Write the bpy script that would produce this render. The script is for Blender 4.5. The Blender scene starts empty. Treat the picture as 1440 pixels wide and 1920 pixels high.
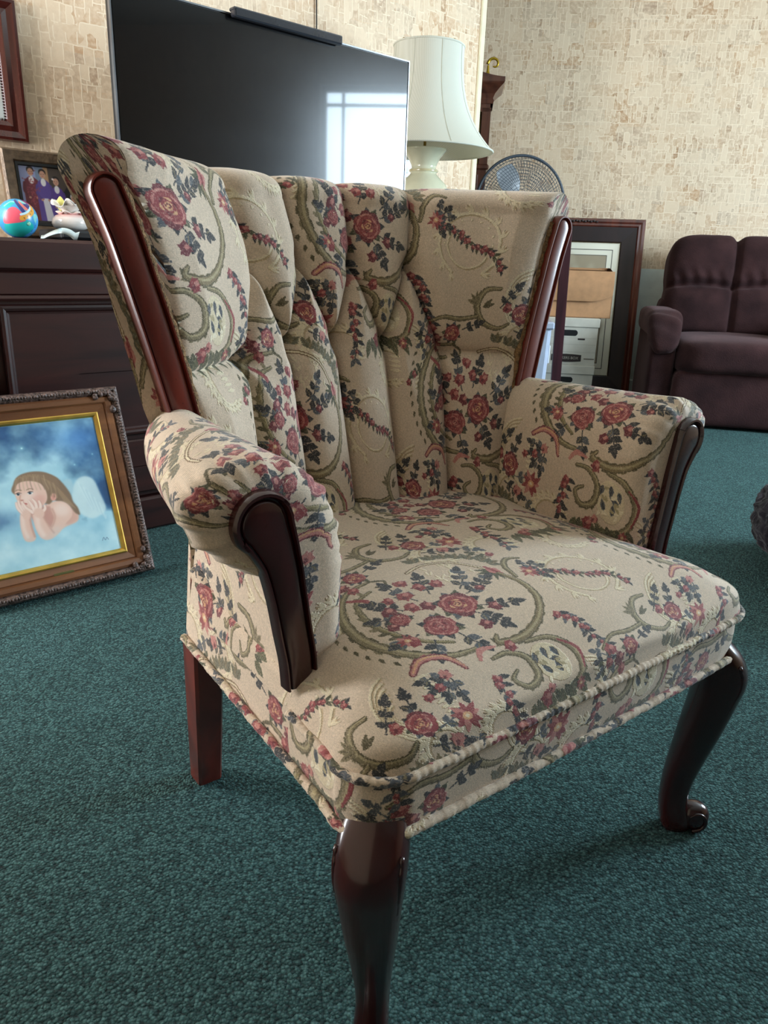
import bpy, bmesh, math, random
import numpy as np
from mathutils import Vector
random.seed(7); RNG = np.random.default_rng(7)
SC = bpy.context.scene
COL = SC.collection
PI = math.pi
R = math.radians

# ---------------------------------------------------------------- helpers
def mesh_obj(name, V, F, mat=None, parent=None, uv=None, smooth=True, loc=None, rotz=0.0, rot=None):
    me = bpy.data.meshes.new(name)
    me.from_pydata([tuple(map(float, v)) for v in V], [], [tuple(int(i) for i in f) for f in F])
    if mat is not None:
        for m in (mat if isinstance(mat, (list, tuple)) else [mat]):
            me.materials.append(m)
    if uv is not None:
        uv = np.asarray(uv, float)
        L = me.uv_layers.new(name='UVMap')
        li = np.empty(len(me.loops), int); me.loops.foreach_get('vertex_index', li)
        L.data.foreach_set('uv', uv[li].astype(np.float32).ravel())
    if smooth:
        me.polygons.foreach_set('use_smooth', [True]*len(me.polygons))
    me.update()
    o = bpy.data.objects.new(name, me); COL.objects.link(o)
    if parent is not None: o.parent = parent
    if loc is not None: o.location = loc
    if rot is not None: o.rotation_euler = rot
    else: o.rotation_euler = (0, 0, rotz)
    return o

def thing(name, label, cat, loc=(0,0,0), rotz=0.0, group=None, rot=None):
    o = bpy.data.objects.new(name, None); COL.objects.link(o)
    o.empty_display_size = .05
    o.location = loc; o.rotation_euler = rot if rot is not None else (0, 0, rotz)
    o['label'] = label; o['category'] = cat
    if group: o['group'] = group
    return o
def tag(o, label, cat, group=None):
    o['label'] = label; o['category'] = cat
    if group: o['group'] = group
    return o
def struct(o): o['kind'] = 'structure'; return o

class MB:
    """collects shapes for ONE mesh"""
    def __init__(s): s.V=[]; s.F=[]; s.UV=[]; s.M=[]
    def add(s, V, F, uv=None, mi=0):
        b=len(s.V); V=[tuple(v) for v in V]
        s.V+=V; s.F+=[tuple(i+b for i in f) for f in F]; s.M+=[mi]*len(F)
        s.UV += [tuple(u) for u in uv] if uv is not None else [(v[0]+v[1]*.3, v[2]) for v in V]
        return s
    def grid(s, P, uv=None, cu=False, cv=False, flip=False, mi=0):
        P=np.asarray(P,float); nu,nv=P.shape[:2]; F=[]
        for i in range(nu if cu else nu-1):
            for j in range(nv if cv else nv-1):
                a=i*nv+j; b=((i+1)%nu)*nv+j; c=((i+1)%nu)*nv+(j+1)%nv; d=i*nv+(j+1)%nv
                F.append((a,d,c,b) if flip else (a,b,c,d))
        return s.add(P.reshape(-1,3),F,None if uv is None else np.asarray(uv).reshape(-1,2),mi)
    def box(s, x0,x1,y0,y1,z0,z1, bev=0.0, mi=0):
        if bev<=0:
            V=[(x,y,z) for x in(x0,x1) for y in(y0,y1) for z in(z0,z1)]
            return s.add(V,[(0,1,3,2),(4,6,7,5),(0,4,5,1),(2,3,7,6),(0,2,6,4),(1,5,7,3)],mi=mi)
        b=min(bev,(x1-x0)/2.01,(y1-y0)/2.01,(z1-z0)/2.01); V=[];idx={}
        for i,(x,sx) in enumerate(((x0,1),(x1,-1))):
            for j,(y,sy) in enumerate(((y0,1),(y1,-1))):
                for k,(z,sz) in enumerate(((z0,1),(z1,-1))):
                    for a in range(3):
                        idx[i,j,k,a]=len(V)
                        V.append((x+(0 if a==0 else sx*b), y+(0 if a==1 else sy*b), z+(0 if a==2 else sz*b)))
        F=[]
        g=lambda i,j,k,a: idx[i,j,k,a]
        for i in(0,1): 
            f=[g(i,0,0,0),g(i,0,1,0),g(i,1,1,0),g(i,1,0,0)]; F.append(f if i==0 else f[::-1])
            f=[g(0,i,0,1),g(1,i,0,1),g(1,i,1,1),g(0,i,1,1)]; F.append(f if i==0 else f[::-1])
            f=[g(0,0,i,2),g(0,1,i,2),g(1,1,i,2),g(1,0,i,2)]; F.append(f if i==0 else f[::-1])
        for i in(0,1):
            for j in(0,1):
                f=[g(i,j,0,0),g(i,j,1,0),g(i,j,1,1),g(i,j,0,1)]; F.append(f if i!=j else f[::-1])
                f=[g(i,0,j,0),g(i,1,j,0),g(i,1,j,2),g(i,0,j,2)]; F.append(f if i==j else f[::-1])
                f=[g(0,i,j,1),g(1,i,j,1),g(1,i,j,2),g(0,i,j,2)]; F.append(f if i!=j else f[::-1])
                for k in(0,1):
                    f=[g(i,j,k,0),g(i,j,k,1),g(i,j,k,2)]; F.append(f if (i+j+k)%2==0 else f[::-1])
        return s.add(V,F,mi=mi)
    def tube(s, pts, r, seg=10, closed=False, uvs=1.0, mi=0, cap=True):
        P=np.asarray(pts,float); n=len(P)
        rr=np.broadcast_to(np.asarray(r,float),(n,))
        if closed: T=np.roll(P,-1,0)-np.roll(P,1,0)
        else: T=np.gradient(P,axis=0)
        T/=np.linalg.norm(T,axis=1)[:,None]+1e-12
        up=np.array([0,0,1.]) if abs(T[0][2])<.9 else np.array([1.,0,0])
        N=np.cross(T[0],up); N/=np.linalg.norm(N); G=[]; L=0; UV=[]
        for i in range(n):
            N=N-T[i]*(N@T[i]); N/=np.linalg.norm(N)+1e-12; B=np.cross(T[i],N)
            if i: L+=np.linalg.norm(P[i]-P[i-1])
            a=np.linspace(0,2*PI,seg,endpoint=False)
            G.append(P[i]+rr[i]*(np.cos(a)[:,None]*N+np.sin(a)[:,None]*B))
            UV.append([(L*uvs,k/seg*2*PI*rr[i]) for k in range(seg)])
        s.grid(G,UV,cu=closed,cv=True,mi=mi)
        if cap and not closed:
            b=len(s.V)-n*seg
            s.F.append(tuple(range(b+seg-1,b-1,-1))); s.F.append(tuple(range(b+(n-1)*seg,b+n*seg))); s.M+=[mi,mi]
        return s
    def lathe(s, prof, seg=48, c=(0,0,0), fn=None, mi=0, capb=False):
        a=np.linspace(0,2*PI,seg,endpoint=False); G=[]
        for (r,z) in prof:
            k=np.ones(seg) if fn is None else fn(a,r,z)
            G.append(np.stack([c[0]+r*k*np.cos(a),c[1]+r*k*np.sin(a),np.full(seg,c[2]+z)],1))
        G=np.array(G)
        uv=[[(j/seg,prof[i][1]) for j in range(seg)] for i in range(len(prof))]
        return s.grid(G,uv,cv=True,flip=True,mi=mi)
    def poly_extrude(s, pts, y0, y1, mi=0):
        """outline pts (x,z) ccw seen from -y, extruded in y"""
        n=len(pts); V=[(x,y0,z) for x,z in pts]+[(x,y1,z) for x,z in pts]
        F=[tuple(range(n)),tuple(range(2*n-1,n-1,-1))]+[(i,i+n,(i+1)%n+n,(i+1)%n) for i in range(n)]
        return s.add(V,F,mi=mi)
    def rings(s, w, h, prof, cz=0.0, mi=0):
        """mitred rectangular frame in the xz plane; prof = [(inset, y)...]"""
        G=[]
        for (i,y) in prof:
            G.append([(-w/2+i,y,cz-h/2+i),(w/2-i,y,cz-h/2+i),(w/2-i,y,cz+h/2-i),(-w/2+i,y,cz+h/2-i)])
        return s.grid(G,cv=True,flip=True,mi=mi)
    def build(s,name,mat=None,parent=None,smooth=True,weld=0,**k):
        o=mesh_obj(name,s.V,s.F,mat,parent,s.UV,smooth,**k)
        if any(s.M): o.data.polygons.foreach_set('material_index',s.M)
        bm=bmesh.new(); bm.from_mesh(o.data)
        if weld: bmesh.ops.remove_doubles(bm,verts=bm.verts[:],dist=weld)
        bmesh.ops.recalc_face_normals(bm,faces=bm.faces[:]); bm.to_mesh(o.data); bm.free()
        return o

def sharp(o, ang=35):
    me=o.data
    try: me.set_sharp_from_angle(angle=R(ang))
    except Exception: pass
    return o
def catmull(P, n=12, closed=False):
    P=np.asarray(P,float); m=len(P); out=[]
    rng=range(m if closed else m-1)
    for i in rng:
        if closed: p=[P[(i+k-1)%m] for k in range(4)]
        else: p=[P[max(i-1,0)],P[i],P[i+1],P[min(i+2,m-1)]]
        for t in np.linspace(0,1,n,endpoint=False):
            out.append(.5*((2*p[1])+(-p[0]+p[2])*t+(2*p[0]-5*p[1]+4*p[2]-p[3])*t*t+(-p[0]+3*p[1]-3*p[2]+p[3])*t**3))
    if not closed: out.append(P[-1])
    return np.array(out)
def superell(sx,sy,sz,e1=.35,e2=.35,nu=40,nv=24,fn=None):
    """rounded pillow block; half sizes; returns grid nv x nu"""
    u=np.linspace(-PI,PI,nu,endpoint=False); v=np.linspace(-PI/2,PI/2,nv)
    c=lambda a,e: np.sign(np.cos(a))*np.abs(np.cos(a))**e
    s=lambda a,e: np.sign(np.sin(a))*np.abs(np.sin(a))**e
    V,U=np.meshgrid(v,u,indexing='ij')
    P=np.stack([sx*c(V,e1)*c(U,e2), sy*c(V,e1)*s(U,e2), sz*s(V,e1)],-1)
    if fn is not None: P=fn(P)
    return P
def superbox(sx,sy,sz,n=7,res=40):
    """evenly meshed rounded block: list of six face grids"""
    g=np.linspace(-1,1,res); g=np.sign(g)*(1-(1-np.abs(g))**1.35); A,B=np.meshgrid(g,g,indexing='ij'); out=[]
    for ax in range(3):
        for sg in(-1,1):
            P=np.empty((res,res,3)); o=[k for k in range(3) if k!=ax]; P[...,ax]=sg; P[...,o[0]]=A; P[...,o[1]]=B
            k=(np.abs(P)**n).sum(-1)**(-1.0/n); out.append(P*k[...,None]*np.array([sx,sy,sz]))
    return out
def smooth_noise(x,y,seed=0):
    """cheap smooth value noise on arrays"""
    def h(i,j): 
        n=np.sin(i*127.1+j*311.7+seed*74.7)*43758.5453; return n-np.floor(n)
    i=np.floor(x);j=np.floor(y);f=x-i;g=y-j; f=f*f*(3-2*f);g=g*g*(3-2*g)
    return (h(i,j)*(1-f)+h(i+1,j)*f)*(1-g)+(h(i,j+1)*(1-f)+h(i+1,j+1)*f)*g
def fbm(x,y,o=4,seed=0):
    a=.5;t=0;
    for k in range(o): t=t+a*smooth_noise(x*2**k,y*2**k,seed+k*9); a*=.5
    return t

# ---------------------------------------------------------------- materials
def srgb(r,g,b):
    f=lambda c: c/12.92 if c<=.04045 else ((c+.055)/1.055)**2.4
    return (f(r/255),f(g/255),f(b/255),1)
def new_mat(name):
    m=bpy.data.materials.new(name); m.use_nodes=True
    return m, m.node_tree.nodes, m.node_tree.links, m.node_tree.nodes['Principled BSDF']
def setp(b,**k):
    for n,v in k.items():
        n={'col':'Base Color','rough':'Roughness','metal':'Metallic','spec':'Specular IOR Level','coat':'Coat Weight','coatr':'Coat Roughness','sheen':'Sheen Weight','trans':'Transmission Weight','ior':'IOR','sub':'Subsurface Weight'}[n]
        b.inputs[n].default_value=v
def ramp(N,stops):
    r=N.new('ShaderNodeValToRGB'); e=r.color_ramp.elements
    while len(e)<len(stops): e.new(.5)
    for q,(p,c) in zip(e,stops): q.position=p; q.color=c
    return r
def plain(name,rgb,rough=.5,metal=0,spec=.5,coat=0,vary=.06,scale=20,bump=0,bscale=80,**k):
    """solid colour with a little procedural variation"""
    m,N,L,b=new_mat(name); c=srgb(*rgb)
    tc=N.new('ShaderNodeTexCoord'); no=N.new('ShaderNodeTexNoise'); no.inputs['Scale'].default_value=scale; no.inputs['Detail'].default_value=4
    L.new(tc.outputs['Object'],no.inputs['Vector'])
    lo=tuple(x*(1-vary*2) for x in c[:3])+(1,); hi=tuple(min(1,x*(1+vary*2)) for x in c[:3])+(1,)
    r=ramp(N,[(.3,lo),(.7,hi)]); L.new(no.outputs['Fac'],r.inputs['Fac']); L.new(r.outputs['Color'],b.inputs['Base Color'])
    setp(b,rough=rough,metal=metal,spec=spec,coat=coat,**k)
    if bump:
        n2=N.new('ShaderNodeTexNoise'); n2.inputs['Scale'].default_value=bscale; n2.inputs['Detail'].default_value=3
        L.new(tc.outputs['Object'],n2.inputs['Vector'])
        bp=N.new('ShaderNodeBump'); bp.inputs['Strength'].default_value=bump; bp.inputs['Distance'].default_value=.004
        L.new(n2.outputs['Fac'],bp.inputs['Height']); L.new(bp.outputs['Normal'],b.inputs['Normal'])
    return m
def wood(name,dark,light,rough=.28,coat=.4,scale=(3,3,30),spec=.5,axis='Z'):
    m,N,L,b=new_mat(name)
    tc=N.new('ShaderNodeTexCoord'); mp=N.new('ShaderNodeMapping')
    st={'Z':(22,22,2.2),'X':(2.2,22,22),'Y':(22,2.2,22)}[axis]; mp.inputs['Scale'].default_value=st
    L.new(tc.outputs['Object'],mp.inputs['Vector'])
    no=N.new('ShaderNodeTexNoise'); no.inputs['Scale'].default_value=1.0; no.inputs['Detail'].default_value=7; no.inputs['Distortion'].default_value=.8
    L.new(mp.outputs['Vector'],no.inputs['Vector'])
    r=ramp(N,[(.32,srgb(*dark)),(.72,srgb(*light))]); L.new(no.outputs['Fac'],r.inputs['Fac'])
    n2=N.new('ShaderNodeTexNoise'); n2.inputs['Scale'].default_value=260; L.new(tc.outputs['Object'],n2.inputs['Vector'])
    r2=ramp(N,[(.24,(.25,.2,.2,1)),(.33,(1,1,1,1))]); L.new(n2.outputs['Fac'],r2.inputs['Fac'])
    mx=N.new('ShaderNodeMixRGB'); mx.blend_type='MULTIPLY'; mx.inputs['Fac'].default_value=.55
    L.new(r.outputs['Color'],mx.inputs['Color1']); L.new(r2.outputs['Color'],mx.inputs['Color2'])
    L.new(mx.outputs['Color'],b.inputs['Base Color'])
    setp(b,rough=rough,coat=coat,coatr=.12,spec=spec)
    return m
# ---------------------------------------------------------------- pattern painter (numpy -> generated image)
class Painter:
    def __init__(s,w,h,px,base,wrap=False):
        s.W=int(w*px); s.H=int(h*px); s.px=px; s.wrap=wrap; s.ox=s.oy=0.0
        s.C=np.empty((s.H,s.W,3)); s.C[:]=np.array(base)/255.; s.Z=np.zeros((s.H,s.W))
    def reg(s,x0,x1,y0,y1):
        i0=int(math.floor((y0+s.oy)*s.px))-2; i1=int(math.ceil((y1+s.oy)*s.px))+3
        j0=int(math.floor((x0+s.ox)*s.px))-2; j1=int(math.ceil((x1+s.ox)*s.px))+3
        if not s.wrap: i0=max(i0,0);j0=max(j0,0);i1=min(i1,s.H);j1=min(j1,s.W)
        if i1<=i0 or j1<=j0: return None
        ii=np.arange(i0,i1); jj=np.arange(j0,j1)
        Y,X=np.meshgrid((ii+.5)/s.px-s.oy,(jj+.5)/s.px-s.ox,indexing='ij')
        return np.ix_(ii%s.H,jj%s.W),X,Y
    def put(s,ix,sd,col,h=None,soft=None,op=1.0):
        m=np.clip(.5-sd*s.px,0,1) if soft is None else 1/(1+np.exp(np.clip(sd/soft*4,-30,30)))
        m=m*op
        s.C[ix]=s.C[ix]*(1-m[...,None])+np.array(col)/255.*m[...,None]
        if h is not None: s.Z[ix]=s.Z[ix]*(1-m)+h*m
    def ell(s,x,y,a,b,ang,col,h=None,soft=None,op=1.0):
        q=max(a,b)+(0 if soft is None else soft*2); r=s.reg(x-q,x+q,y-q,y+q)
        if r is None: return
        ix,X,Y=r; c,n=math.cos(R(ang)),math.sin(R(ang)); u=(X-x)*c+(Y-y)*n; v=-(X-x)*n+(Y-y)*c
        s.put(ix,(np.sqrt((u/a)**2+(v/b)**2)-1)*min(a,b),col,h,soft,op)
    def leaf(s,x,y,L,w,ang,col,h=None,vein=None):
        r=s.reg(x-L-w,x+L+w,y-L-w,y+L+w)
        if r is None: return
        ix,X,Y=r; c,n=math.cos(R(ang)),math.sin(R(ang)); u=((X-x)*c+(Y-y)*n)/L; v=-(X-x)*n+(Y-y)*c
        uu=np.clip(u,0,1); sd=np.maximum(np.abs(v)-w*np.sin(PI*uu**.75),np.maximum(-u,u-1)*L)
        s.put(ix,sd,col,h)
        if vein is not None: s.put(ix,np.maximum(np.abs(v)-w*.16,np.maximum(.1-u,u-.8)*L),vein,h)
    def stroke(s,pts,wd,col,h=None,soft=None,op=1.0,cm=True):
        P=catmull(pts,8) if cm and len(pts)>2 else np.asarray(pts,float)
        wd=np.atleast_1d(np.asarray(wd,float))
        W=np.interp(np.linspace(0,1,len(P)),np.linspace(0,1,len(wd)),wd)/2 if len(wd)>1 else np.full(len(P),wd[0]/2)
        q=W.max()+(0 if soft is None else soft*2); r=s.reg(P[:,0].min()-q,P[:,0].max()+q,P[:,1].min()-q,P[:,1].max()+q)
        if r is None: return
        ix,X,Y=r; D=np.full(X.shape,9.)
        for k in range(len(P)-1):
            a=P[k];d=P[k+1]-a; t=np.clip(((X-a[0])*d[0]+(Y-a[1])*d[1])/(d@d+1e-12),0,1)
            D=np.minimum(D,np.hypot(X-a[0]-t*d[0],Y-a[1]-t*d[1])-(W[k]*(1-t)+W[k+1]*t))
        s.put(ix,D,col,h,soft,op)
    def poly(s,pts,col,soft=None,op=1.0,cm=False):
        P=catmull(pts,6,True) if cm else np.asarray(pts,float); q=.02*0+(0 if soft is None else soft*2)
        r=s.reg(P[:,0].min()-q,P[:,0].max()+q,P[:,1].min()-q,P[:,1].max()+q)
        if r is None: return
        ix,X,Y=r; D=np.full(X.shape,1e9); ins=np.zeros(X.shape,bool)
        for k in range(len(P)):
            a=P[k];b=P[(k+1)%len(P)];d=b-a; t=np.clip(((X-a[0])*d[0]+(Y-a[1])*d[1])/(d@d+1e-12),0,1)
            D=np.minimum(D,np.hypot(X-a[0]-t*d[0],Y-a[1]-t*d[1]))
            c=((a[1]>Y)!=(b[1]>Y)); ins^=c&(X<(b[0]-a[0])*(Y-a[1])/((b[1]-a[1]) if b[1]!=a[1] else 1e-9)+a[0])
        s.put(ix,np.where(ins,-D,D),col,None,soft,op)
    def blur(s,n=1):
        for _ in range(n):
            for ax in(0,1): s.C=(np.roll(s.C,1,ax)+2*s.C+np.roll(s.C,-1,ax))/4
    def image(s,name):
        im=bpy.data.images.new(name,s.W,s.H,alpha=True); im.alpha_mode='CHANNEL_PACKED'
        A=np.ones((s.H,s.W,4),np.float32); A[...,:3]=np.clip(s.C,0,1); A[...,3]=np.clip(s.Z,0,1)
        im.pixels.foreach_set(A.ravel()); im.update(); im.pack(); return im

OL=(130,118,90); OLD=(94,86,64); OLH=(172,158,122); DK=(62,62,64); DG=(84,84,66); BL=(88,92,98)
RD=(148,72,74); RD2=(114,56,62); PK=(194,128,120); OR=(216,166,124); CR=(228,213,182); CRD=(186,164,130)
def rose(p,x,y,r,rnd,warm=False):
    for k in range(8):
        a=k*45+rnd.uniform(-14,14); p.leaf(x+.3*r*math.cos(R(a)),y+.3*r*math.sin(R(a)),r*rnd.uniform(.75,1.0),.26*r,a+rnd.uniform(-20,20),(DK,DG,BL)[k%3],.45)
    for k in range(7):
        a=k*360/7+rnd.uniform(-14,14); q=rnd.uniform(.52,.66); p.ell(x+q*r*math.cos(R(a)),y+q*r*math.sin(R(a)),rnd.uniform(.36,.46)*r,rnd.uniform(.26,.36)*r,a+90,RD2 if k%3 else RD,.45)
    for k in range(7):
        a=k*360/7+25+rnd.uniform(-10,10); p.ell(x+.5*r*math.cos(R(a)),y+.48*r*math.sin(R(a)),.34*r,.22*r,a+90,RD,.5)
    p.ell(x,y,.56*r,.46*r,20,RD,.5)
    for k in range(9):
        a=k*40+rnd.uniform(-12,12); q=r*rnd.uniform(.50,.80); s_=rnd.uniform(14,24)
        p.stroke([(x+q*math.cos(R(a+t)),y+q*.9*math.sin(R(a+t))) for t in(-s_,0,s_)],[.03*r,.13*r,.03*r],(PK,PK,CR)[k%3] if q<.66*r else PK,.55)
    for k in range(6):
        a=k*60+rnd.uniform(0,20); q=.36*r
        p.stroke([(x+q*math.cos(R(a+t)),y+q*.9*math.sin(R(a+t))) for t in(-26,0,26)],[.04*r,.14*r,.04*r],(OR if warm else PK) if k%2 else RD2,.58)
    p.ell(x,y,.22*r,.17*r,30,OR if warm else PK,.58); p.stroke([(x-.14*r,y),(x,y+.1*r),(x+.13*r,y),(x,y-.08*r)],.06*r,RD2,.5)
def starf(p,x,y,r,rnd,c=RD):
    for k in range(9):
        a=k*40+rnd.uniform(-8,8); p.leaf(x,y,r*rnd.uniform(.8,1.1),.2*r,a,c if k%3 else PK,.5)
    p.ell(x,y,.28*r,.24*r,0,OR,.55); p.ell(x,y,.12*r,.1*r,0,CR,.6)
def bud(p,x,y,r,rnd,c=RD):
    r=r*.86
    for k in range(5): a=k*72+rnd.uniform(0,60); p.leaf(x,y,r*1.25,r*.36,a,c if k%2 else RD2,.48)
    p.ell(x,y,r,.8*r,rnd.uniform(0,180),c,.5); p.ell(x+.3*r,y+.25*r,.45*r,.35*r,30,PK,.55); p.ell(x-.3*r,y-.3*r,.4*r,.3*r,60,RD2,.5)
def spray(p,x,y,ang,L,n,rnd,c=DK,w=.34,ll=1.25,c2=None):
    ex,ey=x+L*math.cos(R(ang)),y+L*math.sin(R(ang)); b=rnd.uniform(-.12,.12)*L
    mx,my=(x+ex)/2-b*math.sin(R(ang)),(y+ey)/2+b*math.cos(R(ang))
    p.stroke([(x,y),(mx,my),(ex,ey)],.16,c,.42)
    for k in range(n):
        t=(k+.7)/n; px_,py_=(1-t)**2*x+2*t*(1-t)*mx+t*t*ex,(1-t)**2*y+2*t*(1-t)*my+t*t*ey
        l=ll*(1-.35*t)
        for sgn in(1,-1):
            p.leaf(px_,py_,l*rnd.uniform(.8,1.15),w,ang+sgn*rnd.uniform(38,62),(c2 or c) if rnd.random()<.35 else c,.42,vein=OL if rnd.random()<.3 else None)
    p.leaf(ex,ey,ll*.9,w,ang,c,.42)
def scroll(p,pts,wd,main=OL,dark=OLD,hi=OLH):
    wd=np.array(wd,float)
    P=catmull(pts,8); W=np.interp(np.linspace(0,1,len(P)),np.linspace(0,1,len(wd)),wd)
    for k in range(3,len(P)-3,3):
        if W[k]<.42: continue
        d=P[k+1]-P[k-1]; a=math.degrees(math.atan2(d[1],d[0]))
        for sg in(1,-1): p.leaf(P[k][0],P[k][1],W[k]*1.2,W[k]*.42,a+sg*34,main if (k//3+sg)%3 else dark,.48,vein=dark)
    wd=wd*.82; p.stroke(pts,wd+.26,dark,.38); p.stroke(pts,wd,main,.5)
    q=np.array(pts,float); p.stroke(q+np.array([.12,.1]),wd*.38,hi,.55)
def motif_cream(p,cx,cy,seed):
    rnd=random.Random(seed+50); p.ox,p.oy=cx,cy
    # cream tonal scrollwork, raised
    def cream_arc(x,y,r,a0,a1,w=.45,fr=True):
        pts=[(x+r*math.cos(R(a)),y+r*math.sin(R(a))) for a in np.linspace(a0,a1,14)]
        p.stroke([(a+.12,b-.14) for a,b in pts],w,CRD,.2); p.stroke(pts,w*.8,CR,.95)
        if fr:
            for a in np.linspace(a0,a1,13):
                for q in(0,18,-18): p.leaf(x+(r+.2)*math.cos(R(a)),y+(r+.2)*math.sin(R(a)),1.2,.17,a+q+55,CR if q else CRD,.9)
    cream_arc(17.0,-3.3,4.1,-60,235); cream_arc(17.0,-3.3,2.9,150,330,.3,False)
    for k in range(9): p.ell(17+3.3*math.cos(R(k*22)),-3.3+3.3*math.sin(R(k*22)),.16,.16,0,CR,1)
    for (sx,sy,fl) in((-12.6,-10.2,1),(9.2,-17.6,-1)):
        for k in range(6):
            rr=.9+k*.55; a0,a1=(100,255) if fl>0 else (-75,80)
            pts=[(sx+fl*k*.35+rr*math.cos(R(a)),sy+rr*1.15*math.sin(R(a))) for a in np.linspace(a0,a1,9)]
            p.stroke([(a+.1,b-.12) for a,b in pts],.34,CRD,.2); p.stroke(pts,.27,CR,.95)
        for k in range(8): p.leaf(sx+fl*3.2,sy-2+k*.6,1.7,.2,0 if fl>0 else 180,CR,.9)
    cream_arc(-11.6,-15.2,2.0,20,290,.4); cream_arc(13.8,6.6,2.2,-30,200,.38); cream_arc(-14.4,4.2,2.0,60,300,.38)
    for k in range(26):
        x,y=rnd.uniform(2.5,7.6),rnd.uniform(1.6,5.6); 
        if (x-3)**2+(y-1)**2<36: p.leaf(x,y,1.0,.14,rnd.uniform(20,160),CR,.85)
    p.ox=p.oy=0
def motif(p,cx,cy,seed):
    rnd=random.Random(seed); p.ox,p.oy=cx,cy
    # small red garland over the cream ring
    g=catmull([(12.6,-.6),(15,-1.6),(17.6,-3.3),(20,-4.0),(21.6,-6.2)],8)
    p.stroke(g,.16,DG,.4,cm=False)
    for k,q in enumerate(g[::2]):
        for s_ in(1,-1): p.leaf(q[0],q[1],.95,.2,rnd.uniform(30,70)*s_-40,DG if k%2 else DK,.42)
        bud(p,q[0]+rnd.uniform(-.4,.4),q[1]+rnd.uniform(-.3,.3),rnd.uniform(.3,.55),rnd,RD if k%3 else RD2)
    starf(p,13.0,-.7,1.0,rnd)
    # left C scroll with leafy strands
    for a in np.linspace(140,222,12): p.leaf(10.6*math.cos(R(a))-.4,10.2*math.sin(R(a))+.6,.9,.2,a+70,OLD,.4)
    scroll(p,[(-2.6,6.9),(-6,6.2),(-8.6,3),(-9.2,-1),(-7.7,-4.8),(-4.6,-7.1),(-.8,-7.5)],[.25,.55,1.0,1.25,1.0,.7,.25])
    scroll(p,[(-3.6,5.2),(-6,4.2),(-7.0,1.2),(-6.6,-1.8),(-5.2,-4.3),(-3,-5.8)],[.2,.4,.6,.55,.4,.2],main=(136,124,88))
    for t in np.linspace(.15,.9,10):
        a=110+t*110; p.leaf(7.9*math.cos(R(a)),7.4*math.sin(R(a)),1.3,.26,a+150,OLD if rnd.random()<.5 else OL,.45)
    p.stroke([(-2.6,6.9),(-1.3,6.1),(-1.8,5.2),(-2.6,5.5)],.32,OLD,.4)
    p.stroke([(-6.4,5.2),(-5,4.0),(-5.2,2.8)],[.4,.6,.2],RD,.45)
    # right side: fine cream cord, tuft and lower arc
    p.stroke([(1.5,6.0),(4,6.5),(6.8,5.2),(8.7,2.4)],.46,(120,96,70),.35); p.stroke([(1.5,6.0),(4,6.5),(6.8,5.2),(8.7,2.4)],.2,CR,.9)
    for (x,y,a) in((6.6,6.6,60),(7.6,6.0,40),(8.6,5.2,30),(9.4,4.2,10),(9.8,3.2,0),(5.4,7.0,70),(3.6,7.4,80)):
        for q in(-40,0,40): p.leaf(x,y,1.5,.4,a+q,(112,110,92) if q else OL,.45,vein=OLD)
    for q in(-150,-120,-95,150,175,200): p.leaf(9.1,1.7,2.1,.26,q,DG,.42)
    p.ell(9.1,1.7,.6,.8,20,PK,.55); p.stroke([(8.9,2.7),(9.1,1.7),(9.4,.8)],.4,RD,.5)
    scroll(p,[(9.1,1),(9.8,-1.5),(9.2,-4.4),(7,-6.9),(3.8,-8.2),(.9,-7.8),(1.3,-6.9)],[.3,.6,.75,.85,1.0,.7,.25],main=(132,116,86))
    # top S scrolls
    scroll(p,[(3.3,14.5),(1.3,14.2),(.3,12.2),(1.2,10.2),(3.4,9.3),(5.0,9.9)],[.3,.6,.8,.65,.45,.2])
    for q in(100,130,160): p.leaf(.4,12.4,1.8,.32,q,OL,.45,vein=OLD)
    for q in(20,45): p.leaf(1.2,12.0,1.7,.28,q,OLD,.45)
    scroll(p,[(.3,10.8),(-2.2,10.4),(-5,10.6),(-7.4,9.4)],[.4,.5,.4,.15])
    # top right flowers
    spray(p,3.6,12.0,52,3.4,3,rnd,DK); spray(p,6.6,12.0,70,2.4,2,rnd,DK); spray(p,7.6,10.0,10,2.4,2,rnd,BL); spray(p,6,9.0,-20,3.2,3,rnd,DK,c2=DG)
    spray(p,9.8,8.0,-45,2.2,2,rnd,BL); bud(p,4.6,12.0,.75,rnd); rose(p,6.6,11.2,1.5,rnd,True); starf(p,10.6,9.8,1.8,rnd); bud(p,8.4,8.4,.8,rnd,PK)
    # top left flowers
    for a in(150,175,200,228): spray(p,-5.8,8.0,a,3.0,2,rnd,DK if a%2 else BL,c2=DG)
    spray(p,-1.6,9.0,20,2.4,2,rnd,DK); spray(p,-8.6,4.6,215,2.6,3,rnd,DG,ll=.9)
    bud(p,-6.4,9.0,.95,rnd); bud(p,-5.4,7.6,.9,rnd,RD2); bud(p,-7.2,7.6,.7,rnd); bud(p,-4.8,6.4,.75,rnd); rose(p,-3.1,8.5,1.4,rnd,True)
    bud(p,-10.2,3.2,.55,rnd); bud(p,-11.4,2.2,.5,rnd)
    # central bouquet
    for (x,y,a,L,n) in((3.6,-.4,20,4.0,4),(3.6,.6,52,3.6,3),(3.2,-2.6,-18,3.6,3),(2,-3.2,-62,3.0,3),(-1.6,-5,-70,2.4,2),(-4.2,-4.8,-120,2.0,2),(-4.6,-.6,150,2.2,2),(-1.2,1,100,4.0,3),(.6,1.4,70,3.4,3),(-3.4,.4,125,3.2,3),(-4.8,-3.4,185,2.4,2)):
        spray(p,x,y,a,L,n,rnd,DK,w=.42,ll=1.5,c2=BL)
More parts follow.
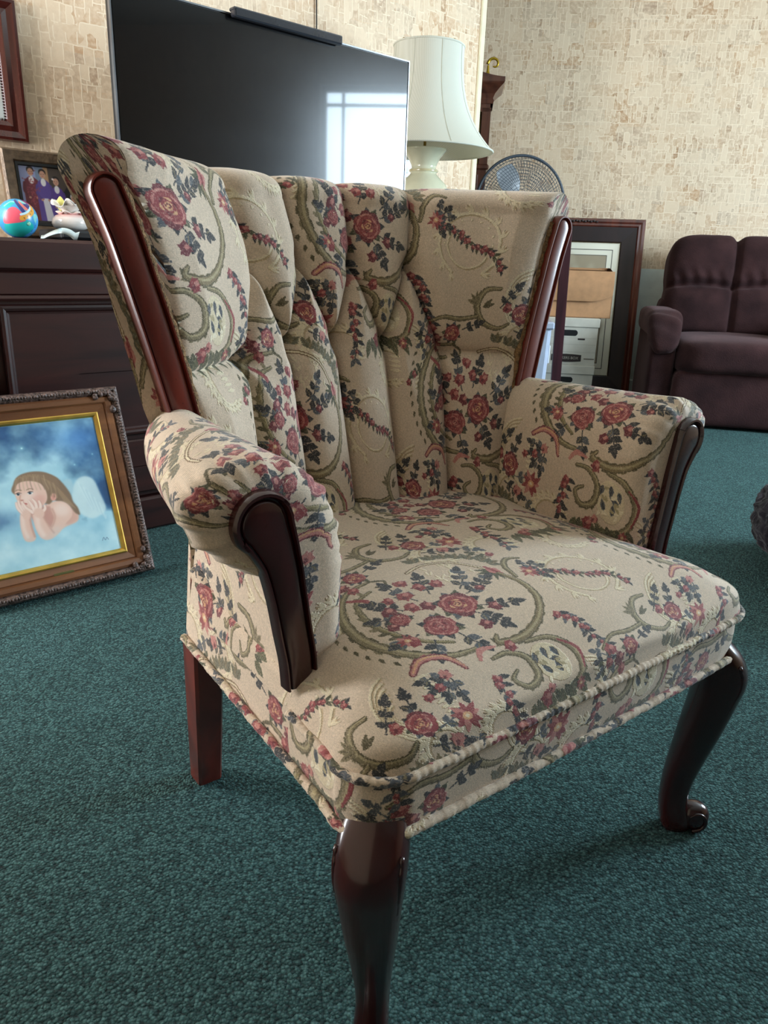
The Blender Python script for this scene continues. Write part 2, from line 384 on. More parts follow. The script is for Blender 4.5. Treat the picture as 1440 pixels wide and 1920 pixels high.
    for (x,y,r_) in((-1.6,2.4,.95),(.6,3.0,.8),(-.4,4.6,.8),(2.4,2.6,.85),(-4.6,1.0,.95),(-3.4,2.6,.7),(-5.8,-1.2,.8),(-5.9,-4.0,.85),(4.4,-3.4,.8),(5.4,-.2,.6),(1.6,-5.2,.8),(-1,-.2,.9),(-2.4,.4,.9)):
        bud(p,x,y,r_,rnd,RD if rnd.random()<.7 else RD2)
    starf(p,-6.2,-3.6,1.1,rnd); rose(p,-4.6,-.6,1.15,rnd); rose(p,-2.3,-3.4,1.85,rnd); rose(p,1.5,-1.4,2.2,rnd,True)
    # lower left pink scroll
    scroll(p,[(-8.9,-7.4),(-7.3,-6.4),(-5.2,-7.0),(-4.3,-9.0)],[.5,.7,.6,.2],main=PK,dark=RD2,hi=OR)
    for a in(200,230,262,170): spray(p,-6.4,-9.0,a,2.4,2,rnd,DK,c2=BL)
    bud(p,-6.6,-8.8,.7,rnd,PK); bud(p,-8,-9.8,.6,rnd); bud(p,-9.6,-10.2,.55,rnd)
    # shell crest under the wreath
    p.ell(4.4,-12.2,2.0,2.6,10,(220,204,172),.8)
    for (x,y,a) in((3.2,-10.4,250),(4.4,-10.2,265),(5.4,-10.6,285),(3.6,-13.4,110),(4.8,-13.8,90),(5.6,-12.4,150)): p.leaf(x,y,1.5,.34,a,BL,.4,vein=DK)
    for k in range(14): p.leaf(3+rnd.uniform(0,2.8),-13.8+rnd.uniform(0,3.2),.9,.2,rnd.uniform(0,360),(238,226,198) if k%2 else OLH,1)
    scroll(p,[(-1.2,-9.2),(.6,-9.2),(2.2,-10.6),(1.9,-12.9),(.1,-13.6),(-.9,-12.2),(.2,-11.4)],[.25,.5,.7,.8,.6,.4,.2])
    scroll(p,[(3.4,-8.9),(6.2,-9.6),(7.9,-12.2),(7.0,-15),(4.2,-16),(2.6,-15.2)],[.3,.6,.8,.8,.6,.25])
    p.stroke([(6.8,-10.2),(8.4,-12.2),(7.6,-14.6)],[.2,.45,.2],RD,.5)
    p.stroke([(-2.4,-8.8),(-1.6,-7.8),(0,-8.0)],[.4,.7,.3],PK,.5); bud(p,1.6,-8.6,.8,rnd)
    for (x,a) in((-.4,250),(.9,262),(2.2,270),(3.6,276),(5,286),(6.4,300)): 
        p.leaf(x,-15.4,2.6,.5,a,(98,98,74),.45,vein=OLD); p.leaf(x+.6,-15.2,1.9,.36,a+16,DG,.42)
    bud(p,1.4,-15.6,.95,rnd); bud(p,2.4,-14.8,.6,rnd,PK); starf(p,6.6,-16.0,.9,rnd)
    for (pts) in([(-2.2,-11.2),(-3,-13.6),(-2.8,-15.6),(-3.8,-18.2)],[(9.4,-7.4),(10.8,-9.4),(11.2,-11.6),(12.4,-13.8)]):
        g=catmull(pts,5); p.stroke(g,.18,DK,.4,cm=False)
        for k,q in enumerate(g[::2]):
            for s_ in(1,-1): p.leaf(q[0],q[1],1.35,.3,-80+s_*rnd.uniform(35,75),DK if rnd.random()<.6 else BL,.42)
            bud(p,q[0]+rnd.uniform(-.4,.4),q[1]+rnd.uniform(-.3,.3),.62-.05*k,rnd)
    # right spray
    scroll(p,[(10.2,-.4),(10.8,1.8),(12.2,3.0),(13.6,2.6)],[.3,.55,.45,.2])
    for a in(-60,-25,10,40,75): spray(p,12.4,-.2,a,1.9,2,rnd,DK,ll=.9,c2=BL)
    starf(p,12.3,-.2,1.25,rnd); bud(p,11.6,4.8,.6,rnd); spray(p,11.2,4.2,120,2.2,2,rnd,DG,ll=.8)
    p.ox=p.oy=0

TILE_W,TILE_H=37.2,46.4
def fabric_image():
    p=Painter(TILE_W,TILE_H,28,(212,191,168),wrap=True)
    p.Z[:]=.3
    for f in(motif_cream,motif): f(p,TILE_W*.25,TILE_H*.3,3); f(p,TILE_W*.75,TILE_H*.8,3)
    # woven look: threads jitter the edges row by row, ribs run across
    n=3; rows=np.arange(p.H)//n; nr=rows.max()+1
    sh=np.round(RNG.normal(0,1.0,nr)).astype(int); src=np.minimum(rows*n+1,p.H-1)
    C=p.C[src];Z=p.Z[src]
    for r_ in range(p.H):
        if sh[rows[r_]]: C[r_]=np.roll(C[r_],sh[rows[r_]],0); Z[r_]=np.roll(Z[r_],sh[rows[r_]],0)
    mk=(RNG.random((nr,p.W//2+1))<.2)*RNG.uniform(.25,.6,(nr,p.W//2+1)); mk=np.repeat(mk,2,1)[:,:p.W][rows][...,None]
    C=C*(1-mk)+np.array((212,191,168))/255*mk
    g=RNG.normal(0,1,(nr,p.W//2+1)); g=np.repeat(g,2,1)[:,:p.W][rows]
    C=C*(1+.045*g)[...,None]
    rib=np.where(np.arange(p.H)%n==0,.86,1.0)[:,None,None]; C=C*rib
    Z=np.clip(Z+.05*g*.3-.12*(np.arange(p.H)%n==0)[:,None],0,1)
    p.C=np.clip(C,0,1); p.Z=Z
    return p.image('tapestry_weave')
# ---------------------------------------------------------------- fabric + woods
def fabric_mat():
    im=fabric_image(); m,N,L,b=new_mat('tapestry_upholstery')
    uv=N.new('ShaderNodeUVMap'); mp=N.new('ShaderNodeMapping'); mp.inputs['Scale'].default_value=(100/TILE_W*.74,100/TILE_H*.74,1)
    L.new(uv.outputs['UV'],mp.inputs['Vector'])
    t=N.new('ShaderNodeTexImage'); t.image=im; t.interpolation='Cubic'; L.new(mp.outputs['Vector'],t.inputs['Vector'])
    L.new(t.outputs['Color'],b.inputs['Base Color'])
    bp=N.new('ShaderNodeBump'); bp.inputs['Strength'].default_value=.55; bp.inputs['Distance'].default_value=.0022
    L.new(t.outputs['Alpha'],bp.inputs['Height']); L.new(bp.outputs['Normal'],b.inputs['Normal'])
    setp(b,rough=.75,spec=.3,sheen=.25); b.inputs['Sheen Roughness'].default_value=.4
    return m
M_FAB=fabric_mat()
M_SHOW=wood('lit_mahogany',(70,22,17),(124,46,33),rough=.3,coat=.35)  # chair mahogany with the light on it put into a redder colour
M_LEG=wood('shaded_mahogany',(34,9,11),(60,20,20),rough=.24,coat=.5)  # same mahogany, darker copy with shade put into the colour
M_PIPE=plain('piping_cord',(205,190,165),.8,vary=.18,scale=120,bump=.6,bscale=300)
M_GIMP=plain('gimp_braid',(128,98,62),.8,vary=.3,scale=260,bump=.8,bscale=420)

KS=.905                # upholstered body is modelled at 1/KS and set on its legs
def body(o):
    me=o.data; n=len(me.vertices); a=np.empty(n*3,np.float32); me.vertices.foreach_get('co',a); a=a.reshape(-1,3)*KS; a[:,2]+=.8*(1-KS)
    me.vertices.foreach_set('co',a.ravel()); me.update(); return o
CH=thing('armchair','floral tapestry armchair with channel tufted back and mahogany legs on green carpet','armchair',(0.250,0.734,0),R(38))
HWF,TAPER,YB=.357,.062,.508        # front half width, taper per metre, back of rail
side=lambda y: HWF-TAPER*max(y,0)
ZR,ZW=.250,.319

# --- seat outline (counter-clockwise from rear right, front corners rounded)
def outline(off=0.0,y_end=None,rc=.055):
    pts=[]; ye=YB if y_end is None else y_end
    a=side(0)+off; yf=-off
    for y in np.linspace(ye,rc,14): pts.append((side(y)+off,y))
    for t in np.linspace(0,PI/2,14)[1:]: pts.append((a-rc+rc*math.cos(t),yf+rc-rc*math.sin(t)))
    for x in np.linspace(a-rc,-(a-rc),34)[1:]: pts.append((x,yf-.004*(1-(x/a)**2)))
    for t in np.linspace(PI/2,0,14)[1:]: pts.append((-(a-rc)-rc*math.cos(t),yf+rc-rc*math.sin(t)))
    for y in np.linspace(rc,ye,14)[1:]: pts.append((-side(y)-off,y))
    return np.array(pts)

# --- seat crown
def seat():
    o=outline(.004,.47); o=np.vstack([o,[(x,.47+.10*(1-(x/.33)**2)) for x in np.linspace(o[-1][0],o[0][0],24)[1:-1]],o[:1]]); L=len(o); c=np.array([0,.27])
    # densify
    q=np.concatenate([[0],np.cumsum(np.linalg.norm(np.diff(o,axis=0),axis=1))]); s=np.linspace(0,q[-1],300)
    o=np.stack([np.interp(s,q,o[:,k]) for k in(0,1)],1)
    rho=1-np.linspace(1,0,46)**2.2; rho=np.concatenate([rho,[1.0]])
    P=[];UV=[]
    for r_ in np.unique(rho):
        xy=c+(o-c)*r_
        dd_=(o-c)/np.linalg.norm(o-c,axis=1)[:,None]; bw=np.clip((dd_[:,1]-.35)/.35,0,1)
        h=.084*(1-r_**5.0*(1-bw))**.62
        xx,yy=xy[:,0],xy[:,1]
        zz=ZW+h+.014*np.exp(-((xx/.26)**2+((yy-.24)/.2)**2))
        bul=.010*math.exp(-((r_-.955)/.03)**2)
        d=(o-c)/np.linalg.norm(o-c,axis=1)[:,None]; xy=xy+d*bul
        # gentle sag lines in the front edge
        zz=zz+.0025*np.sin(xx*23+1)*np.exp(-((yy-.0)/.08)**2)
        P.append(np.stack([xy[:,0],xy[:,1],zz],1))
        drop=(ZW+.084-(ZW+h)); UV.append(np.stack([xy[:,0]+.281+d[:,0]*drop,xy[:,1]+.045+d[:,1]*drop],1))
    mb=MB(); mb.grid(np.array(P),np.array(UV)); return body(mb.build('seat',M_FAB,CH))
seat()
# --- front band
def band():
    o=outline(0,.164); n=len(o); q=np.concatenate([[0],np.cumsum(np.linalg.norm(np.diff(o,axis=0),axis=1))]); s=np.linspace(0,q[-1],240)
    o=np.stack([np.interp(s,q,o[:,k]) for k in(0,1)],1); c=np.array([0,.27]); d=(o-c)/np.linalg.norm(o-c,axis=1)[:,None]
    P=[];UV=[]
    for t in np.linspace(0,1,12):
        b=.004*math.sin(PI*t); z=ZR+.002+(ZW-ZR)*t
        xy=o+d*b; P.append(np.stack([xy[:,0],xy[:,1],np.full(len(o),z)],1)); UV.append(np.stack([-s+.35,np.full(len(o),z+.03)],1))
    mb=MB(); mb.grid(np.array(P),np.array(UV)); body(mb.build('seat_band',M_FAB,CH))
    # under cloth closing the bottom
    oo=outline(-.022); mb=MB(); mb.add([(x,y,ZR+.006) for x,y in oo]+[(x,y,ZR+.03) for x,y in oo],[tuple(range(len(oo))),tuple(range(2*len(oo)-1,len(oo)-1,-1))]+[(i,(i+1)%len(oo),(i+1)%len(oo)+len(oo),i+len(oo)) for i in range(len(oo))])
    body(mb.build('dust_cover',plain('black_cambric',(22,20,20),.95),CH,smooth=False))
band()
def cord(path,z,r,name,y_end,off):
    o=outline(off,y_end); q=np.concatenate([[0],np.cumsum(np.linalg.norm(np.diff(o,axis=0),axis=1))]); s=np.linspace(0,q[-1],520)
    o=np.stack([np.interp(s,q,o[:,k]) for k in(0,1)],1)
    rr=r*(1+.05*np.sin(s*640)+.05*np.sin(s*233+1))
    mb=MB(); mb.tube(np.column_stack([o,np.full(len(o),z)+.0005*np.sin(s*90)]),rr,seg=9)
    # piping is cut from the same cloth: give it the cloth at a slant
    mb.UV=[(u*.7+.11,v*1.2+.165+u*.02) for u,v in mb.UV]
    return body(mb.build(name,M_FAB,CH))
cord(None,ZW+.001,.0055,'piping',.155,.006); cord(None,ZR+.001,.0058,'piping',YB,.004)

# --- tufted back ------------------------------------------------------------
def interp(z,zs,vs): return np.interp(z,zs,vs)
WZ=([.30,.45,.60,.66,.715,.78,.834,.885,.95],[.283,.292,.310,.322,.335,.348,.362,.386,.398])
YWZ=([.30,.6,.89,.95],[.462,.478,.490,.492])
YCZ=([.30,.38,.66,.80,.90,.95],[.515,.535,.610,.645,.685,.70])
TH=([.30,.6,.9,.95],[.07,.08,.085,.085])
LOW=[(-.632,.655),(-.31,.668),(0,.675),(.31,.668),(.632,.655)]
UP=[(-.45,.792),(-.150,.796),(.150,.796),(.45,.792)]
def seamdist(s,z):
    w=np.interp(z,*WZ); x=s*w
    D=np.full(s.shape,9.); K=np.ones(s.shape)
    def seg(a,b,sharp=1.0):
        nonlocal D,K
        ax,az=a[0]*np.interp(a[1],*WZ),a[1]; bx,bz=b[0]*np.interp(b[1],*WZ),b[1]
        dx,dz=bx-ax,bz-az; t=np.clip(((x-ax)*dx+(z-az)*dz)/(dx*dx+dz*dz),0,1)
        d=np.hypot(x-ax-t*dx,z-az-t*dz)/sharp; D=np.minimum(D,d)
    for k,(sx,z0) in enumerate(LOW):
        zb=.30; seg((sx,z0),(sx*1.06,zb))
    tops=[-.52,-.172,.172,.52]
    for (sx,z0),ts in zip(UP,tops): seg((sx,z0),(ts,.97))
    for i,u in enumerate(UP): seg(u,LOW[i]); seg(u,LOW[i+1])
    for u,e in ((LOW[0],(-1.0,.650)),(LOW[-1],(1.0,.650))): seg(u,e,2.6)
    return D
def dimple(s,z):
    w=np.interp(z,*WZ); d=np.zeros(s.shape)
    for sx,z0 in LOW+UP:
        x0=sx*np.interp(z0,*WZ); r2=((s*w-x0)**2+(z-z0)**2); d+=.020*np.exp(-r2/.019**2)
    return d
def back_front(s,z):
    """front surface of the back: arrays s (-1..1) and z -> xyz"""
    w=np.interp(z,*WZ); yw=np.interp(z,*YWZ); yc=np.interp(z,*YCZ)
    a=np.abs(s)
    x=s*w; y=yw+(yc-yw)*(1-a**2.2)
    D=seamdist(s,z); Rr=.052
    q=np.clip(D/Rr,0,1); puff=.040*np.sqrt(np.clip(1-(1-q)**2.3,0,1))
    edge=np.clip((1-a)/.10,0,1)**.6
    puff=puff*(.35+.65*edge)-dimple(s,z)
    puff+=.0035*(fbm(x*24+5,z*16,3,4)-.45)*edge
    # plan normal toward the sitter
    dyds=-(yc-yw)*2.2*a**1.2*np.sign(s)/np.maximum(w,.01)
    n=np.stack([dyds,-np.ones_like(s)],-1); n/=np.linalg.norm(n,axis=-1)[...,None]
    return np.stack([x+n[...,0]*puff,y+n[...,1]*puff,z],-1)
ROLLR=.043
def backrest():
    S=np.linspace(-1,1,321); zt=.888
    Z=np.linspace(.31,zt,235)
    SS,ZZ=np.meshgrid(S,Z,indexing='ij'); Fr=back_front(SS,ZZ)
    G=[];UV=[]
    for i,s in enumerate(S):
        a=abs(s); f=Fr[i]
        w=np.interp(zt,*WZ); yw=np.interp(zt,*YWZ); yc=np.interp(zt,*YCZ)
        def rear(z):
            w=np.interp(z,*WZ); yw=np.interp(z,*YWZ); yc=np.interp(z,*YCZ); th=np.interp(z,*TH)
            xo=s*(w+.062)
            ye=yw+.012+(yc+th-yw-.012)*(1-a**3.4)
            if z<.60:
                k=(.60-z)/.2; k=min(max(k,0),1); xo=xo*(1-k)+s*(side(.5)-.006)*k; k2=min(max((.45-z)/.2,0),1); ye=ye*(1-k2)+(YB+.004+.012*(1-a**4))*k2
            return np.array([xo,ye,z])
        p0=f[-1]; p1=rear(zt)
        # roll over the top: half circle between front and rear points, tangent to the front
        c=(p0+p1)/2; hv=(p0-p1)/2
        zr=ROLLR*(1.0-.06*a)
        roll=[]
        d=float(seamdist(np.array([s]),np.array([.93]))[0]); crease=.007*(1-min(d/.05,1))**1.6
        for t in np.linspace(0,PI,26)[1:-1]:
            q=c+hv*math.cos(t)*(1+.10*math.sin(t)); z=zt+zr*math.sin(t)**.85
            fade=math.cos(t/2)**1.0
            roll.append((q[0],q[1]+crease*fade*.6,z-crease*fade*.9))
        rr=[rear(z) for z in np.linspace(zt,.254,28)]
        path=np.vstack([f,roll,rr]); G.append(path)
        dist=np.concatenate([[0],np.cumsum(np.linalg.norm(np.diff(path,axis=0),axis=1))])
        # smooth u along the cloth
        v=np.concatenate([Z,zt+np.linspace(0,.13,26)[1:-1],zt+.13+np.linspace(0,.63,28)])
        UV.append(np.column_stack([np.full(len(path),s*.43+.045),v*1.04-.095]))
    G=np.array(G);UV=np.array(UV)
    mb=MB(); mb.grid(G,UV)
    nv=G.shape[1]
    for i in(0,len(S)-1):       # close the two wing edges
        nf=len(Z); Rn=28
        front=G[i][:nf+12]; rearp=G[i][nf+12:][::-1]
        t=np.linspace(0,1,80)
        A=np.stack([np.interp(t,np.linspace(0,1,len(front)),front[:,k]) for k in range(3)],1)
        B=np.stack([np.interp(t,np.linspace(0,1,len(rearp)),rearp[:,k]) for k in range(3)],1)
        av=np.interp(t,np.linspace(0,1,len(front)),UV[i][:nf+12,1]); Qs=np.linspace(0,1,5)
        P=np.stack([A*(1-q)+B*q for q in Qs],0); sgn=-1 if i==0 else 1
        dd=np.linalg.norm(B-A,axis=1); uv=np.stack([np.column_stack([sgn*.43+.045+sgn*dd*q,av]) for q in Qs],0)
        mb.grid(P,uv,flip=(i==0))
    return body(mb.build('backrest',M_FAB,CH,weld=.0003))
backrest()
def button(s,z):
    p=back_front(np.array([s]),np.array([z]))[0]
    w=np.interp(z,*WZ); n=np.array([-1.1*s,-1,0]); n/=np.linalg.norm(n)
    a=np.linspace(0,2*PI,18,endpoint=False); mb=MB(); G=[]
    t=np.cross(n,[0,0,1.]); t/=np.linalg.norm(t); u=np.cross(t,n)
    for k in np.linspace(0,PI/2,7):
        G.append([p+n*(.001+.007*math.sin(k))+.0115*math.cos(k)*(math.cos(q)*t+math.sin(q)*u) for q in a])
    mb.grid(G,cv=True); mb.UV=[(v[0]+.62,v[2]-.44) for v in mb.V]
    body(mb.build('button',M_FAB,CH))
for s,z in LOW+UP: button(s,z)

# --- show-wood facings ------------------------------------------------------
def facing(name,cl,wd,yfun,depth,mat,head=0.0,rings=None):
    """cl: centre line [(x,z)] from bottom to top, wd: half widths; a moulded board with a rounded head"""
    C=catmull(cl,8); W=np.interp(np.linspace(0,1,len(C)),np.linspace(0,1,len(wd)),wd)
    T=np.gradient(C,axis=0); T/=np.linalg.norm(T,axis=1)[:,None]; Nn=np.stack([-T[:,1],T[:,0]],1)
    rings=rings or [(1.0,-depth),(1.0,-.004),(.985,.0),(.93,.0035),(.84,.0035),(.79,.0),(.765,-.0035),(.72,-.0035),(.69,.0),(.60,.0008),(.35,.0018),(0,.0022)]
    G=[]
    for k,dy in rings:
        L=[C[i]+Nn[i]*W[i]*k for i in range(len(C))]; Rr=[C[i]-Nn[i]*W[i]*k for i in range(len(C))]
        e=C[-1]; t=T[-1]; n_=Nn[-1]; w=W[-1]
        capp=[e+(n_*math.cos(a)+t*math.sin(a))*w*k for a in np.linspace(0,PI,16)[1:-1]]
        ring=L+capp+Rr[::-1]
        G.append([(q[0],yfun(q[0],q[1])-dy,q[1]) for q in ring])
    mb=MB(); mb.grid(G); return sharp(body(mb.build(name,mat,CH,weld=.00005)),60)
back_cl=[(.302,.47),(.313,.54),(.329,.60),(.3445,.665),(.3595,.722),(.3745,.775),(.388,.822),(.4045,.868)]
back_w=[.017,.019,.0205,.0215,.0215,.021,.021,.021]
for sg in(-1,1):
    facing('back_facing',[(sg*x,z) for x,z in back_cl],back_w,lambda x,z:np.interp(z,*YWZ)-.016,.020,M_SHOW)
# gimp braid between facing and cushion
for sg in(-1,1):
    C=catmull([(x,z) for x,z in back_cl],8); T=np.gradient(C,axis=0); T/=np.linalg.norm(T,axis=1)[:,None]
    W=np.interp(np.linspace(0,1,len(C)),np.linspace(0,1,len(back_w)),back_w)
    pts=[]
    for c,t,w in zip(C,T,W): pts.append((sg*(c[0]-t[1]*(w+.002)),np.interp(c[1],*YWZ)-.004,c[1]+t[0]*(w+.002)))
    s=np.linspace(0,1,len(pts)); mb=MB(); mb.tube(pts,.0065*(1+.2*np.sin(s*260)),seg=8); body(mb.build('gimp_trim',M_GIMP,CH))

# --- arms ---------------------------------------------------------------------
# section: (outward x, z) at the front and at the back of the arm
SX=-.012
SEC_F=[(x+SX*min(1,max(0,(z-.40)/.1)),z) for x,z in [(.268,.330),(.271,.42),(.279,.49),(.297,.553),(.332,.592),(.380,.609),(.430,.602),(.463,.581),(.466,.556),(.446,.523),(.414,.497),(.378,.478),(.345,.465)]]
SEC_B=[(.262,.330),(.268,.43),(.276,.515),(.290,.573),(.310,.600),(.330,.608),(.352,.596),(.368,.568),(.368,.535),(.358,.505),(.345,.478),(.335,.455),(.325,.440)]
SF=catmull(SEC_F,8); SB=catmull(SEC_B,8)
ARM_CL=catmull([(.331,.33),(.334,.375),(.338,.42),(.344,.465),(.354,.508),(.372,.5465)],10)
YA=.192
def arm(sg):
    ys=list(np.linspace(.505,.255,20))+list(np.linspace(.245,YA,8))
    G=[];UV=[]
    arc=np.concatenate([[0],np.cumsum(np.linalg.norm(np.diff(SF,axis=0),axis=1))])
    def gather(sec,y,k):
        # pleats drawn in around the scroll head
        d=np.linalg.norm(sec[:,None]-ARM_CL[None],axis=2); j=d.argmin(1); c=ARM_CL[j]; v=sec-c; n=v/(np.linalg.norm(v,axis=1)[:,None]+1e-9)
        top=np.clip((sec[:,1]-.46)/.05,0,1)
        rip=(.8*np.sin(arc*236+np.sin(arc*31)*2)+.5*np.sin(arc*131+1.3)+.6*np.sin(arc*420+.4))*.0026*k*top
        return sec+n*rip[:,None]
    for y in ys:
        t=np.clip((.505-y)/(.505-YA),0,1); t=t**.85
        sec=SB*(1-t)+SF*t
        k=max(0,1-(y-YA)/.075)**1.5
        sec=gather(sec,y,k)
        G.append([(sg*x,y,z) for x,z in sec]); UV.append(np.column_stack([np.full(len(sec),-sg*(y*1.0)+.17-.03*(sg>0)),arc+.20+.02*(sg>0)]))
    sec0=gather(SF,YA,1.0); d=np.linalg.norm(SF[:,None]-ARM_CL[None],axis=2); c=ARM_CL[d.argmin(1)]
    for ang in np.linspace(0,PI/2,10)[1:]:
        k=1-.42*(1-math.cos(ang)); y=YA-.030*math.sin(ang)
        sec=c+(sec0-c)*k
        G.append([(sg*x,y,z) for x,z in sec]); UV.append(np.column_stack([np.full(len(sec),-sg*(YA-ang*.035)+.17-.03*(sg>0)),arc+.20+.02*(sg>0)]))
    for k in(.52,.46,.40,.32,.22,.1):
        sec=c+(sec0-c)*k; G.append([(sg*x,y,z) for x,z in sec]); UV.append(np.column_stack([np.full(len(sec),-sg*(YA-.055-(.58-k)*.07)+.17-.03*(sg>0)),arc+.20+.02*(sg>0)]))
    mb=MB(); mb.grid(G,UV,flip=sg<0); body(mb.build('arm',M_FAB,CH))
    # outer side panel below the roll
    G=[];UV=[]
    for y in np.linspace(.166,YB+.004,16):
        row=[]
        for z in np.linspace(.252,.488,12):
            q=(z-.252)/.236; x=side(y)-.001-.008*q-(.010*max(0,(y-.3)/.2))*q; row.append((sg*x,y,z))
        G.append(row); UV.append([(-sg*y*.8+.42,p[2]*.9+.04) for p in row])
    mb=MB(); mb.grid(G,UV); body(mb.build('side_panel',M_FAB,CH))
    # moulded scroll facing
    facing('arm_facing',[(sg*x,z) for x,z in [(.3375,.352),(.340,.385),(.346,.42),(.353,.462),(.362,.505),(.377,.5425),(.3805,.549)]],
           [.0195,.020,.0205,.021,.0235,.0325,.035],lambda x,z:.1525+0*x,.014,M_LEG)
for sg in(-1,1): arm(sg)

# --- legs ----------------------------------------------------------------------
def cabriole(sg):
    """front leg: swelling knee, slim ankle, scrolled toe; dd = outward diagonal"""
    dd=np.array([sg*.76,-.65]); pp=np.array([dd[1],-dd[0]])
    base=np.array([sg*.298,.022])
    #        z,   offset, half depth, half width
    st=[(.318,-.012,.024,.028),(.296,.003,.0325,.0345),(.262,.014,.033,.0345),(.22,.007,.030,.0305),(.17,-.003,.0275,.0265),(.12,-.014,.0235,.0215),(.08,-.021,.0205,.018),(.050,-.022,.0195,.017),(.026,-.017,.022,.0185),(.009,-.012,.023,.019),(.0,-.011,.019,.016)]
    Z=np.array([a[0] for a in st]); zz=np.concatenate([np.linspace(.318,.01,50),[.005,.002,0.0]])
    f=lambda k: np.interp(zz,Z[::-1],[a[k] for a in st][::-1])
    off,hd,hw=f(1),f(2),f(3)
    ker=np.ones(5)/5
    sm=lambda v: np.concatenate([v[:2],np.convolve(v,ker,'valid'),v[-2:]])
    off,hd,hw=sm(off),sm(hd),sm(hw)
    a=np.linspace(0,2*PI,32,endpoint=False); G=[]
    for k in range(len(zz)):
        c=base+dd*off[k]; e=.72
        cu=np.sign(np.cos(a))*np.abs(np.cos(a))**e; su=np.sign(np.sin(a))*np.abs(np.sin(a))**e
        # square section set with faces to front and side, ridge on the diagonal
        ridge=1+.10*np.exp(-((np.abs((a+PI)%(2*PI)-PI))/.35)**2)*np.clip(zz[k]/.2,0,1)
        G.append([(c[0]+dd[0]*hd[k]*u*r_+pp[0]*hw[k]*v,c[1]+dd[1]*hd[k]*u*r_+pp[1]*hw[k]*v,zz[k]) for u,v,r_ in zip(cu,su,ridge)])
    mb=MB(); mb.grid(G,cv=True); n=len(mb.V); mb.F.append(tuple(range(n-32,n))); mb.M.append(0)
    leg=mb.build('leg',M_LEG,CH)
    # scroll toe and the carved knee volute
    mb=MB(); t=np.linspace(0,1,26); ang=-PI*.55+t*PI*1.75; rr=.0185*(1-.62*t)
    c0=base+dd*(.012)
    pts=[(c0[0]+dd[0]*(r_*math.cos(q)),c0[1]+dd[1]*(r_*math.cos(q)),.0215+r_*math.sin(q)) for q,r_ in zip(ang,rr)]
    G=superell(.0265,.0185,.0225,.9,.9,24,16); G=G.reshape(-1,3); G=np.array([(c0[0]+dd[0]*g[0]*.9+pp[0]*g[1],c0[1]+dd[1]*g[0]*.9+pp[1]*g[1],.0215+g[2]) for g in G]).reshape(16,24,3)
    mb.grid(G,cv=True)
    for q in(-1,1):
        mb.tube([(p[0]+pp[0]*q*.0155,p[1]+pp[1]*q*.0155,p[2]) for p in pts],.0026*(1-.5*t)+.0008,seg=7)
    mb.build('toe_scroll',M_LEG,leg)
    mb=MB()
    for q in(-1,1):
        t=np.linspace(0,1,30); P=[]
        for tt in t:
            z=.292-.11*tt if tt<.7 else .215-.04*(tt-.7)/.3
            i=np.argmin(abs(zz-z)); wv=(.30+.62*tt) if tt<.8 else .80-.2*(tt-.8)/.2
            c=base+dd*(off[i]+hd[i]*.60*(1-.35*tt))
            P.append((c[0]+pp[0]*q*hw[i]*.90,c[1]+pp[1]*q*hw[i]*.90,z))
        mb.tube(P,.0022*(1-.6*t)+.0006,seg=7)
    mb.build('carved_ear',M_LEG,leg)
for sg in(-1,1): cabriole(sg)
def rear_leg(sg):
    mb=MB(); P=[]
    for z,dy,h in((.3005,-.100,.0215),(.29,-.097,.0215),(.12,-.042,.0205),(.0,.0,.0195)):
        cx,cy=sg*(.242-dy*.37),.541+dy
        b=.004; q=[(-h,-h+b),(-h+b,-h),(h-b,-h),(h,-h+b),(h,h-b),(h-b,h),(-h+b,h),(-h,h-b)]
        P.append([(cx+x,cy+y,z) for x,y in q])
    mb.grid(P,cv=True); mb.F.append(tuple(range(24,32))); mb.M.append(0); sharp(mb.build('leg',M_SHOW,CH),30)
for sg in(-1,1): rear_leg(sg)
# ---------------------------------------------------------------- room shell
A0=np.array([-.70,2.16]); TH_=R(48.0)
DW=np.array([math.sin(TH_),math.cos(TH_)]); NW=np.array([math.cos(TH_),-math.sin(TH_)])   # along the angled wall, out into the room
def LW(t,e,z=0.0):
    p=A0+DW*t+NW*e; return (p[0],p[1],z)
ROTW=R(42.0)                     # local x runs along the angled wall, local y into it
WALL_E=-.72; CEIL=2.5

